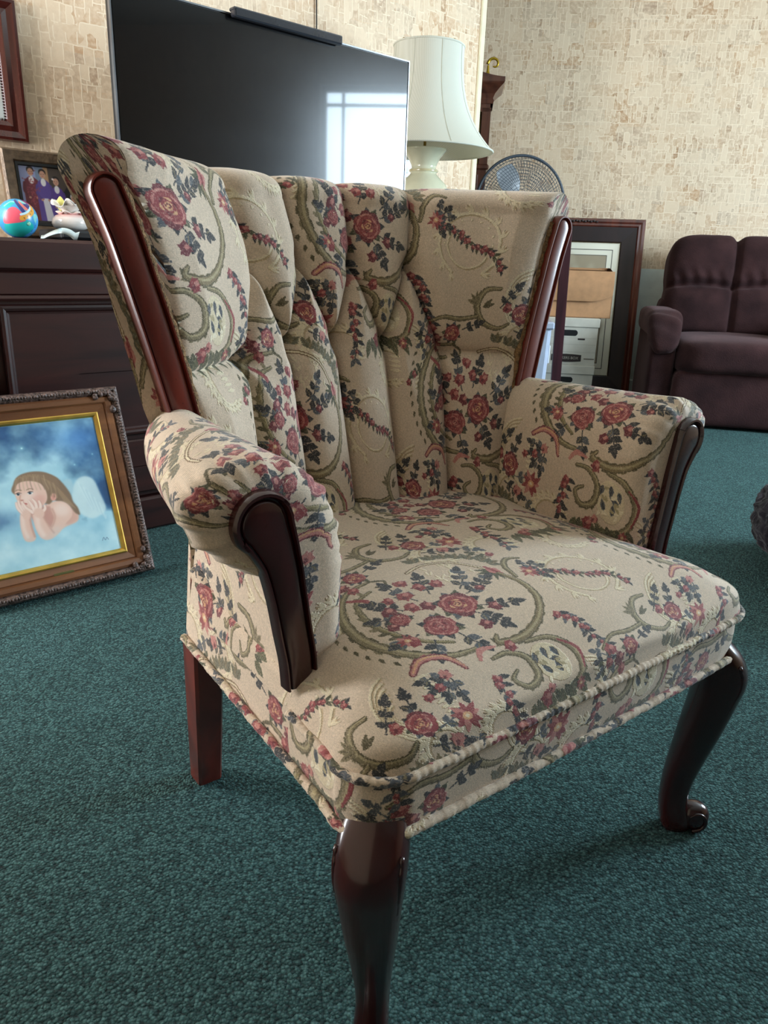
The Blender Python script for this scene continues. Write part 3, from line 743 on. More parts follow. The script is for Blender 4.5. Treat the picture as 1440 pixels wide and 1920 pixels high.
def wallpaper(name,cream,ochre,grey,line,tint_amt=.75):
    m,N,L,b=new_mat(name)
    uv=N.new('ShaderNodeUVMap')
    def noise(sc,det=3,vec=None,dim=None):
        n=N.new('ShaderNodeTexNoise'); n.inputs['Scale'].default_value=sc; n.inputs['Detail'].default_value=det
        L.new((vec or uv.outputs['UV']),n.inputs['Vector']); return n
    def math_(op,a,b_=None,c=None):
        n=N.new('ShaderNodeMath'); n.operation=op
        for i,v in enumerate((a,b_,c)):
            if v is None: continue
            if isinstance(v,(int,float)): n.inputs[i].default_value=v
            else: L.new(v,n.inputs[i])
        return n.outputs[0]
    def mix(f,c1,c2,mode='MIX'):
        n=N.new('ShaderNodeMixRGB'); n.blend_type=mode
        for s_,v in (('Fac',f),('Color1',c1),('Color2',c2)):
            if isinstance(v,(int,float)): n.inputs[s_].default_value=v
            elif isinstance(v,tuple): n.inputs[s_].default_value=v
            else: L.new(v,n.inputs[s_])
        return n.outputs[0]
    # wobble so block edges look hand printed
    wob=noise(26,2); add=N.new('ShaderNodeVectorMath'); add.operation='MULTIPLY_ADD'
    sub=N.new('ShaderNodeVectorMath'); sub.operation='SUBTRACT'; L.new(wob.outputs['Color'],sub.inputs[0]); sub.inputs[1].default_value=(.5,.5,.5)
    L.new(sub.outputs[0],add.inputs[0]); add.inputs[1].default_value=(.012,.012,0); L.new(uv.outputs['UV'],add.inputs[2])
    def bricks(w,h,off,rot=0,rnd=(3.1,7.7)):
        mp=N.new('ShaderNodeMapping'); mp.inputs['Rotation'].default_value=(0,0,rot); mp.inputs['Location'].default_value=(off,off*1.7,0)
        L.new(add.outputs[0],mp.inputs['Vector'])
        k=N.new('ShaderNodeTexBrick'); k.offset=.37; k.offset_frequency=2; k.squash=.6; k.squash_frequency=3
        for n_,v in (('Color1',(0,0,0,1)),('Color2',(1,1,1,1)),('Mortar',(0,0,0,1)),('Scale',1.0),('Mortar Size',.0022),('Mortar Smooth',.4),('Bias',0.0),('Brick Width',w),('Row Height',h)): k.inputs[n_].default_value=v
        L.new(mp.outputs['Vector'],k.inputs['Vector']); return k.outputs['Color'],k.outputs['Fac']
    c1,f1=bricks(.085,.072,0); c2,f2=bricks(.115,.030,.31,PI/2); c3,f3=bricks(.034,.055,.77); c4,f4=bricks(.21,.11,1.3)
    n1=noise(5,4); n2=noise(60,5); n3=noise(240,3); sel=noise(9,1); sel2=noise(13,2)
    # large, upright and small blocks take turns
    st_=ramp(N,[(.49,(0,0,0,1)),(.50,(1,1,1,1))]); L.new(sel.outputs['Fac'],st_.inputs['Fac'])
    st2=ramp(N,[(.53,(0,0,0,1)),(.54,(1,1,1,1))]); L.new(sel2.outputs['Fac'],st2.inputs['Fac'])
    br=mix(st2.outputs['Color'],mix(st_.outputs['Color'],c1,c2),c3); fl=mix(st2.outputs['Color'],mix(st_.outputs['Color'],f1,f2),f3)
    r1=ramp(N,[(.36,(0,0,0,1)),(.60,(1,1,1,1))]); L.new(n2.outputs['Fac'],r1.inputs['Fac'])
    r2=ramp(N,[(.30,(0,0,0,1)),(.70,(1,1,1,1))]); L.new(n1.outputs['Fac'],r2.inputs['Fac'])
    pc=mix(c4,ochre,grey)
    amt=math_('MULTIPLY',math_('MULTIPLY_ADD',r1.outputs['Color'],.60,.30),math_('MULTIPLY_ADD',br,.95,.05))
    amt=math_('MULTIPLY',amt,math_('MULTIPLY_ADD',r2.outputs['Color'],.75,.45))
    col=mix(math_('MULTIPLY',amt,tint_amt*1.3),cream,pc)
    rd=ramp(N,[(.80,(0,0,0,1)),(.84,(1,1,1,1))]); L.new(math_('MULTIPLY',c3,math_('MULTIPLY_ADD',c1,.4,.6)),rd.inputs['Fac'])
    col=mix(math_('MULTIPLY',math_('MULTIPLY',rd.outputs['Color'],st2.outputs['Color']),math_('MULTIPLY',r1.outputs['Color'],.5)),col,tuple(x*.6 for x in ochre[:3])+(1,))
    rl=N.new('ShaderNodeMath'); rl.operation='MULTIPLY'; L.new(fl,rl.inputs[0]); rl.inputs[1].default_value=.9
    lines=math_('MULTIPLY',rl.outputs[0],math_('MULTIPLY_ADD',r2.outputs['Color'],.5,.5))
    col=mix(lines,col,line); L.new(col,b.inputs['Base Color'])
    setp(b,rough=.5,spec=.35)
    bp=N.new('ShaderNodeBump'); bp.inputs['Strength'].default_value=.25; bp.inputs['Distance'].default_value=.002
    L.new(math_('ADD',math_('MULTIPLY',n3.outputs['Fac'],.5),lines),bp.inputs['Height']); L.new(bp.outputs['Normal'],b.inputs['Normal'])
    return m
M_WP=wallpaper('block_wallpaper',srgb(222,199,170),srgb(182,137,94),srgb(166,142,120),srgb(232,214,188))
M_PAINT=plain('white_paint',(214,222,216),.5,vary=.03)
M_CEIL=plain('ceiling_paint',(226,222,212),.8,vary=.02)
M_TRIM=plain('cream_trim',(222,212,182),.4,vary=.03)

def wall(name,p,q,z0,z1,th,mat,u0=0.0):
    """wall slab whose room face runs p->q (room on the left hand side of p->q)"""
    p=np.array(p);q=np.array(q);d=q-p;l=np.linalg.norm(d);d/=l;n=np.array([d[1],-d[0]])*th
    V=[];UV=[]
    for (x,u) in((p,0),(q,l)):
        for off in(0,1):
            for z in(z0,z1): a=x+n*off; V.append((a[0],a[1],z)); UV.append((u0+u+off*.1,z))
    F=[(0,4,5,1),(2,3,7,6),(0,1,3,2),(4,6,7,5),(1,5,7,3),(0,2,6,4)]
    mb=MB(); mb.add(V,F,UV); return struct(mb.build(name,mat,smooth=False))
# plan points
t_end=2.098
PC=LW(t_end,WALL_E)[:2]                      # outer corner where the angled wall stops
PL=LW(-1.75,WALL_E)[:2]                       # left end of the angled wall
PB=tuple(np.array(PL)+NW*3.35)               # end of the window wall on the left
PR0=(3.6,-2.0); PR1=(3.6,4.92); PF=(-.75,5.33)
def carpet():
    m,N,L,b=new_mat('teal_carpet')
    tc=N.new('ShaderNodeTexCoord')
    v=N.new('ShaderNodeTexVoronoi'); v.inputs['Scale'].default_value=260; v.inputs['Randomness'].default_value=1
    n=N.new('ShaderNodeTexNoise'); n.inputs['Scale'].default_value=230; n.inputs['Detail'].default_value=6; n.inputs['Roughness'].default_value=.75
    n2=N.new('ShaderNodeTexNoise'); n2.inputs['Scale'].default_value=6; n2.inputs['Detail'].default_value=4
    for q in(v,n,n2): L.new(tc.outputs['Object'],q.inputs['Vector'])
    sp=N.new('ShaderNodeSeparateColor'); L.new(v.outputs['Color'],sp.inputs[0])
    f1=N.new('ShaderNodeMath'); f1.operation='MULTIPLY_ADD'; L.new(sp.outputs[0],f1.inputs[0]); f1.inputs[1].default_value=.42; 
    f0=N.new('ShaderNodeMath'); f0.operation='MULTIPLY_ADD'; L.new(v.outputs['Distance'],f0.inputs[0]); f0.inputs[1].default_value=-.42; L.new(n.outputs['Fac'],f0.inputs[2])
    L.new(f0.outputs[0],f1.inputs[2])
    r=ramp(N,[(.12,srgb(12,32,34)),(.48,srgb(45,81,81)),(.84,srgb(98,142,140))]); L.new(f1.outputs[0],r.inputs['Fac'])
    r2=ramp(N,[(.3,(.86,.9,.88,1)),(.7,(1.06,1.04,1.04,1))]); L.new(n2.outputs['Fac'],r2.inputs['Fac'])
    mx=N.new('ShaderNodeMixRGB'); mx.blend_type='MULTIPLY'; mx.inputs['Fac'].default_value=1
    L.new(r.outputs['Color'],mx.inputs['Color1']); L.new(r2.outputs['Color'],mx.inputs['Color2']); L.new(mx.outputs['Color'],b.inputs['Base Color'])
    ad=N.new('ShaderNodeMath'); ad.operation='MULTIPLY_ADD'; L.new(v.outputs['Distance'],ad.inputs[0]); ad.inputs[1].default_value=-1.2; L.new(f1.outputs[0],ad.inputs[2])
    bp=N.new('ShaderNodeBump'); bp.inputs['Strength'].default_value=1.0; bp.inputs['Distance'].default_value=.005; L.new(ad.outputs[0],bp.inputs['Height']); L.new(bp.outputs['Normal'],b.inputs['Normal'])
    setp(b,rough=.95,spec=.05,sheen=.08); b.inputs['Sheen Roughness'].default_value=.6
    return m
M_CARPET=carpet()
mb=MB(); pl=[PB,PR0,PR1,PF,PC,PL]
mb.add([(-4,-2.6,0),(4.0,-2.6,0),(4.0,5.6,0),(-4,5.6,0),(-4,-2.6,-.1),(4.0,-2.6,-.1),(4.0,5.6,-.1),(-4,5.6,-.1)],[(0,1,2,3),(4,7,6,5),(0,4,5,1),(1,5,6,2),(2,6,7,3),(3,7,4,0)])
struct(mb.build('floor',M_CARPET,smooth=False))
mb=MB(); mb.box(-4,4.0,-2.6,5.6,CEIL,CEIL+.1); struct(mb.build('ceiling',M_CEIL,smooth=False))
wall('wall_left',PC,PL,0,CEIL,.12,M_WP)
wall('wall_rear',PB,PR0,0,CEIL,.12,plain('unseen_wall_brown',(96,76,62),.6,vary=.1))  # unseen wall, its dark brown made up to cut bounced light
wall('wall_far',(4.0,PR1[1]-.04),PF,.815,CEIL,.12,M_WP,3.1)
wall('wall_far_lower',(4.0,PR1[1]-.04),PF,0,.815,.12,M_PAINT)
wall('wall_recess',PF,(-1.5,3.0),0,CEIL,.12,M_WP)
# cream end board on the outer corner of the angled wall
mb=MB(); mb.box(-.004,.03,-.010,.132,0,CEIL-.002,.004); o=mb.build('trim_1',M_TRIM,smooth=False,loc=(PC[0],PC[1],0),rotz=ROTW); struct(o)
mb=MB(); mb.box(0,4.4,-.014,.0,.80,.83,.004); d=np.array(PF)-np.array((3.6,4.88)); o=mb.build('trim_2',M_PAINT,smooth=False,loc=(3.6,4.92,0),rotz=math.atan2(d[1],d[0])); struct(o)
# baseboards
def baseb(name,p,q,h=.10):
    p=np.array(p,float);q=np.array(q,float);d=q-p;l=np.linalg.norm(d); mb=MB(); mb.box(0,l,0,.014,0,h,.004)
    struct(mb.build(name,M_PAINT,smooth=False,loc=(p[0],p[1],0),rotz=math.atan2(d[1],d[0])))
baseb('baseboard_left',PC,PL); baseb('baseboard_far',(3.6,4.92),PF)

# windows with daylight panes ------------------------------------------------
def daylight(name,col,strength):
    m=bpy.data.materials.new(name); m.use_nodes=True; N=m.node_tree.nodes; L=m.node_tree.links
    N.remove(N['Principled BSDF']); e=N.new('ShaderNodeEmission'); e.inputs['Color'].default_value=col; e.inputs['Strength'].default_value=strength
    L.new(e.outputs[0],N['Material Output'].inputs['Surface']); return m
M_WF=plain('window_vinyl',(225,228,228),.35,vary=.02)
def window_wall(name,wn,p,q,x0,x1,z0,z1,mat,day,muntins,u0=0):
    """wall p->q with an opening x0..x1 measured from p"""
    p=np.array(p,float);q=np.array(q,float);d=q-p;l=np.linalg.norm(d);a=math.atan2(d[1],d[0])
    mb=MB(); T=.14
    for (a0,a1,b0,b1) in((0,x0,0,CEIL),(x1,l,0,CEIL),(x0,x1,0,z0),(x0,x1,z1,CEIL)): mb.box(a0,a1,-T,0,b0,b1)
    mb.UV=[(v[0]+u0,v[2]) for v in mb.V]
    struct(mb.build(name,mat,smooth=False,loc=(p[0],p[1],0),rotz=a))
    w=struct(bpy.data.objects.new(wn,None)); COL.objects.link(w); w.location=(p[0],p[1],0); w.rotation_euler=(0,0,a)
    mb=MB(); f=.05
    for (a0,a1,b0,b1) in((x0,x0+f,z0,z1),(x1-f,x1,z0,z1),(x0+f,x1-f,z0,z0+f),(x0+f,x1-f,z1-f,z1)): mb.box(a0,a1,-.10,-.03,b0,b1,.004)
    mb.build('window_frame',M_WF,w,smooth=False)
    mb=MB()
    for kind,v in muntins:
        if kind=='v': mb.box(v-.012,v+.012,-.085,-.05,z0+f,z1-f)
        else: mb.box(x0+f,x1-f,-.085,-.05,v-.012,v+.012)
    if mb.V: mb.build('muntins',M_WF,w,smooth=False)
    mb=MB(); mb.box(x0-.06,x1+.06,-.03,.05,z0-.035,z0,.006); mb.build('window_sill',M_WF,w,smooth=False)
    mb=MB(); mb.add([(x0+f,-.07,z0+f),(x1-f,-.07,z0+f),(x1-f,-.07,z1-f),(x0+f,-.07,z1-f)],[(0,1,2,3)]); mb.build('window_pane',day,w,smooth=False)
    return w
LR,LL_=52.0,21.0
# right-hand window (measured from the rear corner up the right wall: y = x-2.0)
window_wall('wall_right','window_1',PR0,(3.6,5.0),3.90,5.05,.80,2.10,M_WP,daylight('daylight_cool',(.68,.86,1,1),LR),[('v',4.08),('h',1.965)])
# left-hand window wall, square to the angled wall
window_wall('wall_window','window_2',PL,PB,0.14,.92,.12,2.12,M_WP,daylight('daylight_soft',(.94,.97,1,1),LL_),[('v',.53)])
# ---------------------------------------------------------------- along the angled wall
M_DRES=wood('dresser_mahogany',(32,12,11),(58,24,20),rough=.36,coat=.18,axis='X')
M_BLACK=plain('black_plastic',(18,18,20),.35,vary=.05)
M_SATIN=plain('satin_black',(26,26,29),.5,vary=.05)
# dresser / media console
DZ=.827; DX0,DX1=-.95,1.66
dr=thing('dresser','long dark mahogany dresser with panelled doors behind the armchair','dresser',LW(0,0),ROTW)
mb=MB(); mb.box(DX0+.02,DX1-.02,.012,.47,.105,.75,.004); mb.build('body',M_DRES,dr,smooth=False)
mb=MB(); mb.box(DX0,DX1,-.008,.49,.748,DZ,.008); mb.build('top',M_DRES,dr,smooth=False)
mb=MB(); mb.box(DX0+.01,DX1-.01,-.004,.46,.69,.747,.004); mb.rings; mb.build('frieze',M_DRES,dr,smooth=False)
mb=MB(); mb.box(DX0+.005,DX1-.005,-.012,.02,.676,.690,.006); mb.build('moulding',M_DRES,dr,smooth=False)
mb=MB(); mb.box(DX0,DX1,-.006,.47,0,.104,.008); mb.build('plinth',M_DRES,dr,smooth=False)
M_BRONZE=plain('aged_bronze',(74,58,40),.4,metal=.9)
xs=[DX0+.03,-.385,.56,1.30,DX1-.03]
for k in range(4):
    a,b_=xs[k]+.012,xs[k+1]-.012; w=b_-a; h=.36; cz=.49
    for nm,z0,z1 in(('door',.30,.668),('drawer',.125,.285)):
        cz=(z0+z1)/2; h=z1-z0; mb=MB()
        if nm=='door':
            mb.rings(w,h,[(0,.012),(0,-.004),(.003,-.009),(.009,-.0105),(.015,-.009),(.019,-.002),(.024,-.001),(w/2-.001 if w<h else h/2-.001,-.001)],cz)
        else: mb.rings(w,h,[(0,.012),(0,-.006),(.004,-.010),(.012,-.010),(h/2-.001,-.010)],cz)
        o=mb.build(nm,M_DRES,dr,smooth=False,loc=((a+b_)/2,0,0))
        mb=MB()
        if nm=='door': mb.lathe([(.001,.026),(.011,.024),(.013,.018),(.006,.012),(.005,0)],16); mb.build('knob',M_BRONZE,o,loc=(w/2-.06,-.001,cz+.04),rot=(PI/2,0,0))
        else:
            s=np.linspace(0,1,16); mb.tube([(-.05+.1*q,-.012-.022*math.sin(PI*q),cz-.012*math.sin(PI*q)) for q in s],.0045,8); mb.build('handle',M_BRONZE,o)

# television
tv=thing('television','large flat black television standing on the dresser, window reflected in its screen','television',LW(.533,-.08,DZ),ROTW)
TW2,TZ0,TZ1=.527,.05,.630
mb=MB(); mb.box(-TW2,TW2,.004,.030,TZ0,TZ1,.003); mb.box(-.30,.30,.030,.062,TZ0+.03,TZ0+.34,.01); mb.build('case',M_BLACK,tv,smooth=False)
m,N,L,b=new_mat('tv_glass'); setp(b,col=srgb(6,6,8),rough=.30,spec=.20,coat=.36,coatr=.035); M_SCREEN=m
nz=N.new('ShaderNodeTexNoise'); nz.inputs['Scale'].default_value=3; rr_=ramp(N,[(.3,(.20,.20,.20,1)),(.7,(.23,.23,.23,1))]); L.new(nz.outputs['Fac'],rr_.inputs['Fac']); L.new(rr_.outputs['Color'],b.inputs['Roughness'])
mb=MB(); mb.box(-TW2+.006,TW2-.006,.001,.005,TZ0+.014,TZ1-.006); mb.build('screen',M_SCREEN,tv,smooth=False)
m_bz=plain('tv_bezel',(120,122,126),.3,metal=.8)
mb=MB(); mb.rings(TW2*2,TZ1-TZ0,[(-.001,.012),(-.001,-.0005),(.003,-.0005),(.003,.004)],(TZ0+TZ1)/2); mb.build('bezel',m_bz,tv,smooth=False)
for sx in(-.36,.36):
    mb=MB(); mb.tube([(sx,.016,TZ0+.03),(sx,.016,TZ0+.005),(sx+.02*np.sign(sx),-.02,.024),(sx+.04*np.sign(sx),-.062,.0065)],.006,8); mb.tube([(sx,.016,TZ0+.005),(sx+.02*np.sign(sx),.06,.02),(sx+.05*np.sign(sx),.11,.0065)],.006,8); mb.build('stand_foot',M_BLACK,tv)
bar=thing('sensor_bar','slim black sensor bar clipped along the top edge of the television','sensor bar',LW(.552,-.08,DZ+TZ1+.003),ROTW)
mb=MB(); mb.box(-.195,.195,-.026,.004,.0,.010,.003); mb.box(-.195,.195,-.026,-.004,-.015,.004,.003); mb.build('housing',plain('dark_grey_plastic',(52,54,62),.3,vary=.04),bar,smooth=False)
mb=MB(); mb.box(-.190,.190,-.0275,-.0255,-.012,.006); mb.build('front_window',plain('smoked_window',(30,32,40),.15),bar,smooth=False)
mb=MB(); mb.box(-.03,.03,.002,.048,.002,.008,.002); mb.box(-.03,.03,.036,.042,-.05,.006,.002); mb.build('clip',M_BLACK,bar,smooth=False)

# photo things on the dresser -------------------------------------------------
def family_picture():
    p=Painter(1.6,1.0,300,(70,60,62)); sk=(196,150,128); hr=(40,30,28)
    p.poly([(0,0),(.5,0),(.5,1),(0,1)],(104,96,100)); p.poly([(0,.3),(.28,.3),(.28,1),(0,1)],(150,160,205)); p.poly([(.42,0),(.5,0),(.5,1),(.42,1)],(176,140,104))
    p.poly([(.28,.3),(.42,.3),(.42,1),(.28,1)],(120,140,168)); p.poly([(.5,.3),(1.6,.3),(1.6,1),(.5,1)],(74,64,58)); p.poly([(0,0),(1.6,0),(1.6,.16),(0,.16)],(40,34,34))
    def fig(x,top,coat,w=.13,hair=hr,shirt=(220,220,224),skirt=None,low=.05):
        p.poly([(x-w,low),(x-w*1.05,top-.32),(x-w*.75,top-.22),(x-.04,top-.17),(x+.04,top-.17),(x+w*.75,top-.22),(x+w*1.05,top-.32),(x+w,low)],coat,cm=False)
        if skirt: p.poly([(x-.03,low),(x-.05,top-.5),(x+.05,top-.5),(x+.11,low)],skirt)
        if shirt: p.ell(x,top-.22,.045,.07,0,shirt)
        p.ell(x,top-.05,.062,.064,0,hair); p.ell(x,top-.085,.050,.066,0,sk); p.ell(x-.02,top-.08,.008,.005,0,hr); p.ell(x+.02,top-.08,.008,.005,0,hr); p.ell(x,top-.115,.018,.005,0,(160,90,84))
        for s in(-1,1): p.stroke([(x+s*w*.9,top-.28),(x+s*w*1.0,top-.42),(x+s*w*.5,top-.52)],.045,tuple(c*.9 for c in coat),cm=True); p.ell(x+s*w*.45,top-.53,.022,.02,0,sk)
    fig(.86,.86,(44,40,44),.12,shirt=None); fig(1.12,.84,(104,44,58),.13,hair=(70,50,44)); fig(.62,.84,(88,64,142),.12,hair=(30,24,24),skirt=(206,206,216)); fig(1.38,.83,(52,54,70),.12)
    fig(.2,.98,(110,46,60),.14); fig(.40,.95,(92,72,150),.13,skirt=(212,212,222)); p.ell(.57,.80,.02,.02,0,(230,215,215))
    fig(.9,.56,(48,44,50),.14,hair=(190,190,190),shirt=(90,84,90))
    for k in range(60): p.ell(.2+RNG.normal(0,.06),.5+RNG.normal(0,.14),.012,.01,0,(150,70,80)); p.ell(1.12+RNG.normal(0,.06),.45+RNG.normal(0,.12),.012,.01,0,(140,62,76))
    p.blur(5); return p.image('group_snapshot')
def picture_mat(name,im,rough=.25,coat=.0):
    m,N,L,b=new_mat(name); uv=N.new('ShaderNodeUVMap'); t=N.new('ShaderNodeTexImage'); t.image=im; t.extension='EXTEND'; L.new(uv.outputs['UV'],t.inputs['Vector']); L.new(t.outputs['Color'],b.inputs['Base Color']); setp(b,rough=rough,coat=coat); return m
def picture_plane(name,w,h,y,cz,mat,parent,th=.003):
    mb=MB(); V=[(-w/2,y,cz-h/2),(w/2,y,cz-h/2),(w/2,y,cz+h/2),(-w/2,y,cz+h/2)]; V2=[(a,y+th,c) for a,_,c in V]
    mb.add(V+V2,[(0,1,2,3),(7,6,5,4),(0,4,5,1),(1,5,6,2),(2,6,7,3),(3,7,4,0)],[(0,0),(1,0),(1,1),(0,1)]*2); return mb.build(name,mat,parent,smooth=False)
M_PEWT=plain('bronzed_frame',(98,80,62),.42,metal=.35,vary=.2,scale=60,bump=.3,bscale=160)
FW,FH=.335,.235
pf=thing('photo_frame','bronze framed group photo of people in purple and red coats standing on the dresser','photo frame',LW(-.072,-.262,DZ+.004),rot=(R(-10),0,ROTW))
mb=MB(); mb.rings(FW,FH,[(0,.016),(0,-.002),(.006,-.008),(.030,-.008),(.034,-.003),(.034,.004)],FH/2); mb.build('frame',M_PEWT,pf,smooth=False)
mb=MB(); mb.rings(FW-.068,FH-.068,[(0,.003),(0,-.005),(.007,-.005),(.009,.003)],FH/2); mb.build('inner_lip',M_BLACK,pf,smooth=False)
picture_plane('photograph',FW-.082,FH-.082,.001,FH/2,picture_mat('snapshot_print',family_picture(),.35),pf)
mb=MB(); mb.box(-FW/2+.01,FW/2-.01,.005,.015,.01,FH-.01); mb.build('backing',M_SATIN,pf,smooth=False)
mb=MB(); mb.box(-.03,.03,.016,.022,.04,.18); mb.add([(-.03,.02,.17),(.03,.02,.17),(.03,.105,.016),(-.03,.105,.016),(-.03,.026,.17),(.03,.026,.17),(.03,.111,.016),(-.03,.111,.016)],[(0,1,2,3),(7,6,5,4),(0,4,5,1),(2,6,7,3),(1,5,6,2),(3,7,4,0)]); mb.build('easel_back',M_SATIN,pf,smooth=False)
# flat black player box with a vase on it
bx=thing('media_player','flat black media player box lying on the dresser under the ruffled vase','media player',LW(-.045,-.135,DZ),ROTW)
mb=MB(); mb.box(-.14,.14,-.085,.085,.003,.027,.004); mb.build('case',M_SATIN,bx,smooth=False)
mb=MB(); mb.box(-.135,.135,-.0875,-.083,.006,.020,.002); mb.build('front_panel',M_BLACK,bx,smooth=False)
for sx in(-.115,.115):
    for sy in(-.06,.06): mb=MB(); mb.box(sx-.01,sx+.01,sy-.01,sy+.01,0,.004); mb.build('foot',M_BLACK,bx,smooth=False)
# vase
va=thing('vase','small white vase with blush shoulder and ruffled rim','vase',LW(-.132,-.115,DZ+.027),ROTW)
m,N,L,b=new_mat('blush_porcelain'); tc=N.new('ShaderNodeTexCoord'); sp=N.new('ShaderNodeSeparateXYZ'); L.new(tc.outputs['Object'],sp.inputs[0])
r=ramp(N,[(0,srgb(226,222,214)),(.34,srgb(228,216,210)),(.47,srgb(222,158,152)),(.54,srgb(232,224,214)),(1,srgb(236,232,222))]); mr=N.new('ShaderNodeMapRange'); mr.inputs['From Max'].default_value=.085; L.new(sp.outputs['Z'],mr.inputs['Value']); L.new(mr.outputs['Result'],r.inputs['Fac']); L.new(r.outputs['Color'],b.inputs['Base Color']); setp(b,rough=.12,coat=.6)
M_VASE=m
prof=[(.001,0),(.030,.0),(.044,.006),(.0485,.016),(.046,.027),(.037,.036),(.024,.0405),(.0185,.043),(.021,.049),(.028,.056),(.033,.060)]
mb=MB(); mb.lathe(prof,56); mb.build('body',M_VASE,va)
def ruff(a,r,z): k=max(0,(z-.044)/.02); return 1+.16*min(k,1)*np.sin(a*7)+.06*min(k,1)*np.sin(a*4+1)
mb=MB(); a=np.linspace(0,2*PI,112,endpoint=False); G=[]
for (r_,z,k) in((.018,.043,0),(.022,.052,.2),(.030,.060,.6),(.038,.064,1),(.043,.0655,1.3),(.0425,.068,1.3),(.036,.0675,1),(.027,.063,.6),(.018,.050,.2)):
    q=1+.13*k*np.sin(a*6); G.append(np.stack([r_*q*np.cos(a),r_*q*np.sin(a),z+.0065*k*np.sin(a*6+1.2)+.003*k*np.sin(a*3)],1))
mb.grid(G,cv=True); mb.build('ruffled_rim',M_VASE,va)
mb=MB(); G=[]
for k,(r_,z) in enumerate(((.024,.0415),(.031,.040),(.0335,.0425),(.031,.0445),(.022,.0455))):
    q=1+.10*np.sin(a*5+.5); G.append(np.stack([r_*q*np.cos(a),r_*q*np.sin(a),z+.003*np.sin(a*5+.5)],1))
mb.grid(G,cv=True); mb.build('collar_frill',M_VASE,va)
bd=thing('flower_bud','pale yellow artificial flower bud sitting in the ruffled vase','flower',LW(-.150,-.127,DZ+.027+.060),ROTW)
mb=MB(); mb.lathe([(.001,.024),(.004,.021),(.009,.013),(.011,.005),(.008,-.003),(.003,-.012),(.001,-.02)],20,fn=lambda a,r,z:1+.12*np.sin(a*5+z*150)); mb.build('petals',plain('yellow_petal',(226,214,120),.6),bd)
mb=MB(); mb.tube([(0,0,-.018),(.002,0,-.03),(.0,0,-.04)],.002,6); mb.build('stem',plain('bud_stem',(110,124,80),.6),bd)
eg=thing('porcelain_dish','small white porcelain dish beside the ruffled vase','dish',LW(-.066,-.10,DZ+.027),ROTW)
mb=MB(); mb.lathe([(.001,0),(.014,0),(.022,.006),(.026,.016),(.024,.017),(.018,.008),(.001,.005)],32); mb.build('bowl',plain('white_porcelain',(220,222,222),.15,coat=.5),eg)
# printed ball
m,N,L,b=new_mat('printed_ball'); tc=N.new('ShaderNodeTexCoord'); no=N.new('ShaderNodeTexNoise'); no.inputs['Scale'].default_value=9; L.new(tc.outputs['Object'],no.inputs['Vector'])
def ball_image():
    p=Painter(2.0,1.0,420,(60,150,200)); T=(30,176,172); Pn=(232,92,110); NV=(58,56,120)
    for k in range(26): p.ell(RNG.uniform(0,2),RNG.uniform(0,1),RNG.uniform(.05,.16),RNG.uniform(.03,.09),RNG.uniform(0,180),[(28,74,150),(150,50,100),T,(70,160,220),NV,(120,200,200)][k%6])
    p.ell(.50,.30,.30,.19,4,T); p.poly([(.24,.42),(.34,.64),(.47,.68),(.58,.58),(.62,.47),(.45,.42)],Pn,cm=True); p.ell(.33,.74,.15,.06,24,T); p.stroke([(.24,.70),(.34,.80),(.44,.80)],.03,(140,220,215))
    p.stroke([(.46,.86),(.53,.75),(.60,.62)],.07,NV); p.poly([(.58,.84),(.66,.72),(.72,.64),(.64,.64),(.56,.78)],(222,120,110),cm=True); p.ell(.66,.82,.10,.035,-28,(150,215,200))
    p.stroke([(.55,.56),(.66,.60),(.80,.70)],.035,(190,224,236)); p.stroke([(.56,.50),(.68,.55),(.80,.63),(.86,.73)],.075,(226,160,58)); 
    for k,(x,y) in enumerate(((.60,.505),(.66,.535),(.72,.575),(.78,.63))): p.ell(x,y,.012,.016,30,(150,96,40))
    p.stroke([(.70,.16),(.84,.30),(.90,.48)],.10,(72,160,226)); p.stroke([(.20,.12),(.5,.09),(.8,.13)],.05,(44,60,140)); p.stroke([(.2,.06),(.5,.03),(.8,.06)],.06,(150,40,76))
    for (x,y) in((.78,.30),(.83,.38),(.80,.22)): p.ell(x,y,.022,.022,0,(30,70,150)); p.ell(x,y,.012,.012,0,(100,180,230))
    return p.image('ball_print')
ba=thing('toy_ball','small multicoloured printed toy ball at the left end of the dresser','ball',LW(-.267,-.115,DZ+.048),ROTW)
M_BALL=picture_mat('ball_vinyl',ball_image(),.3)
nu,nv=64,40; V_=[];UV_=[]
for j in range(nv+1):
    for i in range(nu+1):
        th=PI*j/nv; ph=2*PI*i/nu; V_.append((-.048*math.sin(th)*math.cos(ph),-.048*math.sin(th)*math.sin(ph),-.048*math.cos(th))); UV_.append(((i/nu*2)%2.0001,j/nv))
# the printed face (u .0-.5 of the picture's width) turns to the room
UV_=[((u)/2+.0,v) for u,v in UV_]
mb=MB(); F_=[(j*(nu+1)+i,j*(nu+1)+i+1,(j+1)*(nu+1)+i+1,(j+1)*(nu+1)+i) for j in range(nv) for i in range(nu)]
mb.add(V_,F_,UV_); bo=mb.build('shell',M_BALL,ba,rotz=R(-16))
mb=MB(); mb.lathe([(.001,.003),(.004,.0025),(.005,0)],12); mb.build('valve',plain('valve_rubber',(150,220,190),.5),ba,loc=(.012,-.0445,-.012),rot=(R(80),0,0))
rb=thing('strap','white strap curling beside the toy ball on the dresser','strap',LW(-.19,-.165,DZ),ROTW)
pts=catmull([(-.06,.075,.003),(-.035,.05,.016),(-.010,.065,.026),(.012,.085,.022),(.03,.10,.012),(.036,.105,.003)],8)
pts=catmull([(-.055,-.005,.0012),(-.03,-.006,.014),(-.004,-.005,.022),(.016,-.004,.019),(.032,-.004,.008),(.040,-.003,.0012)],8)
G=[]
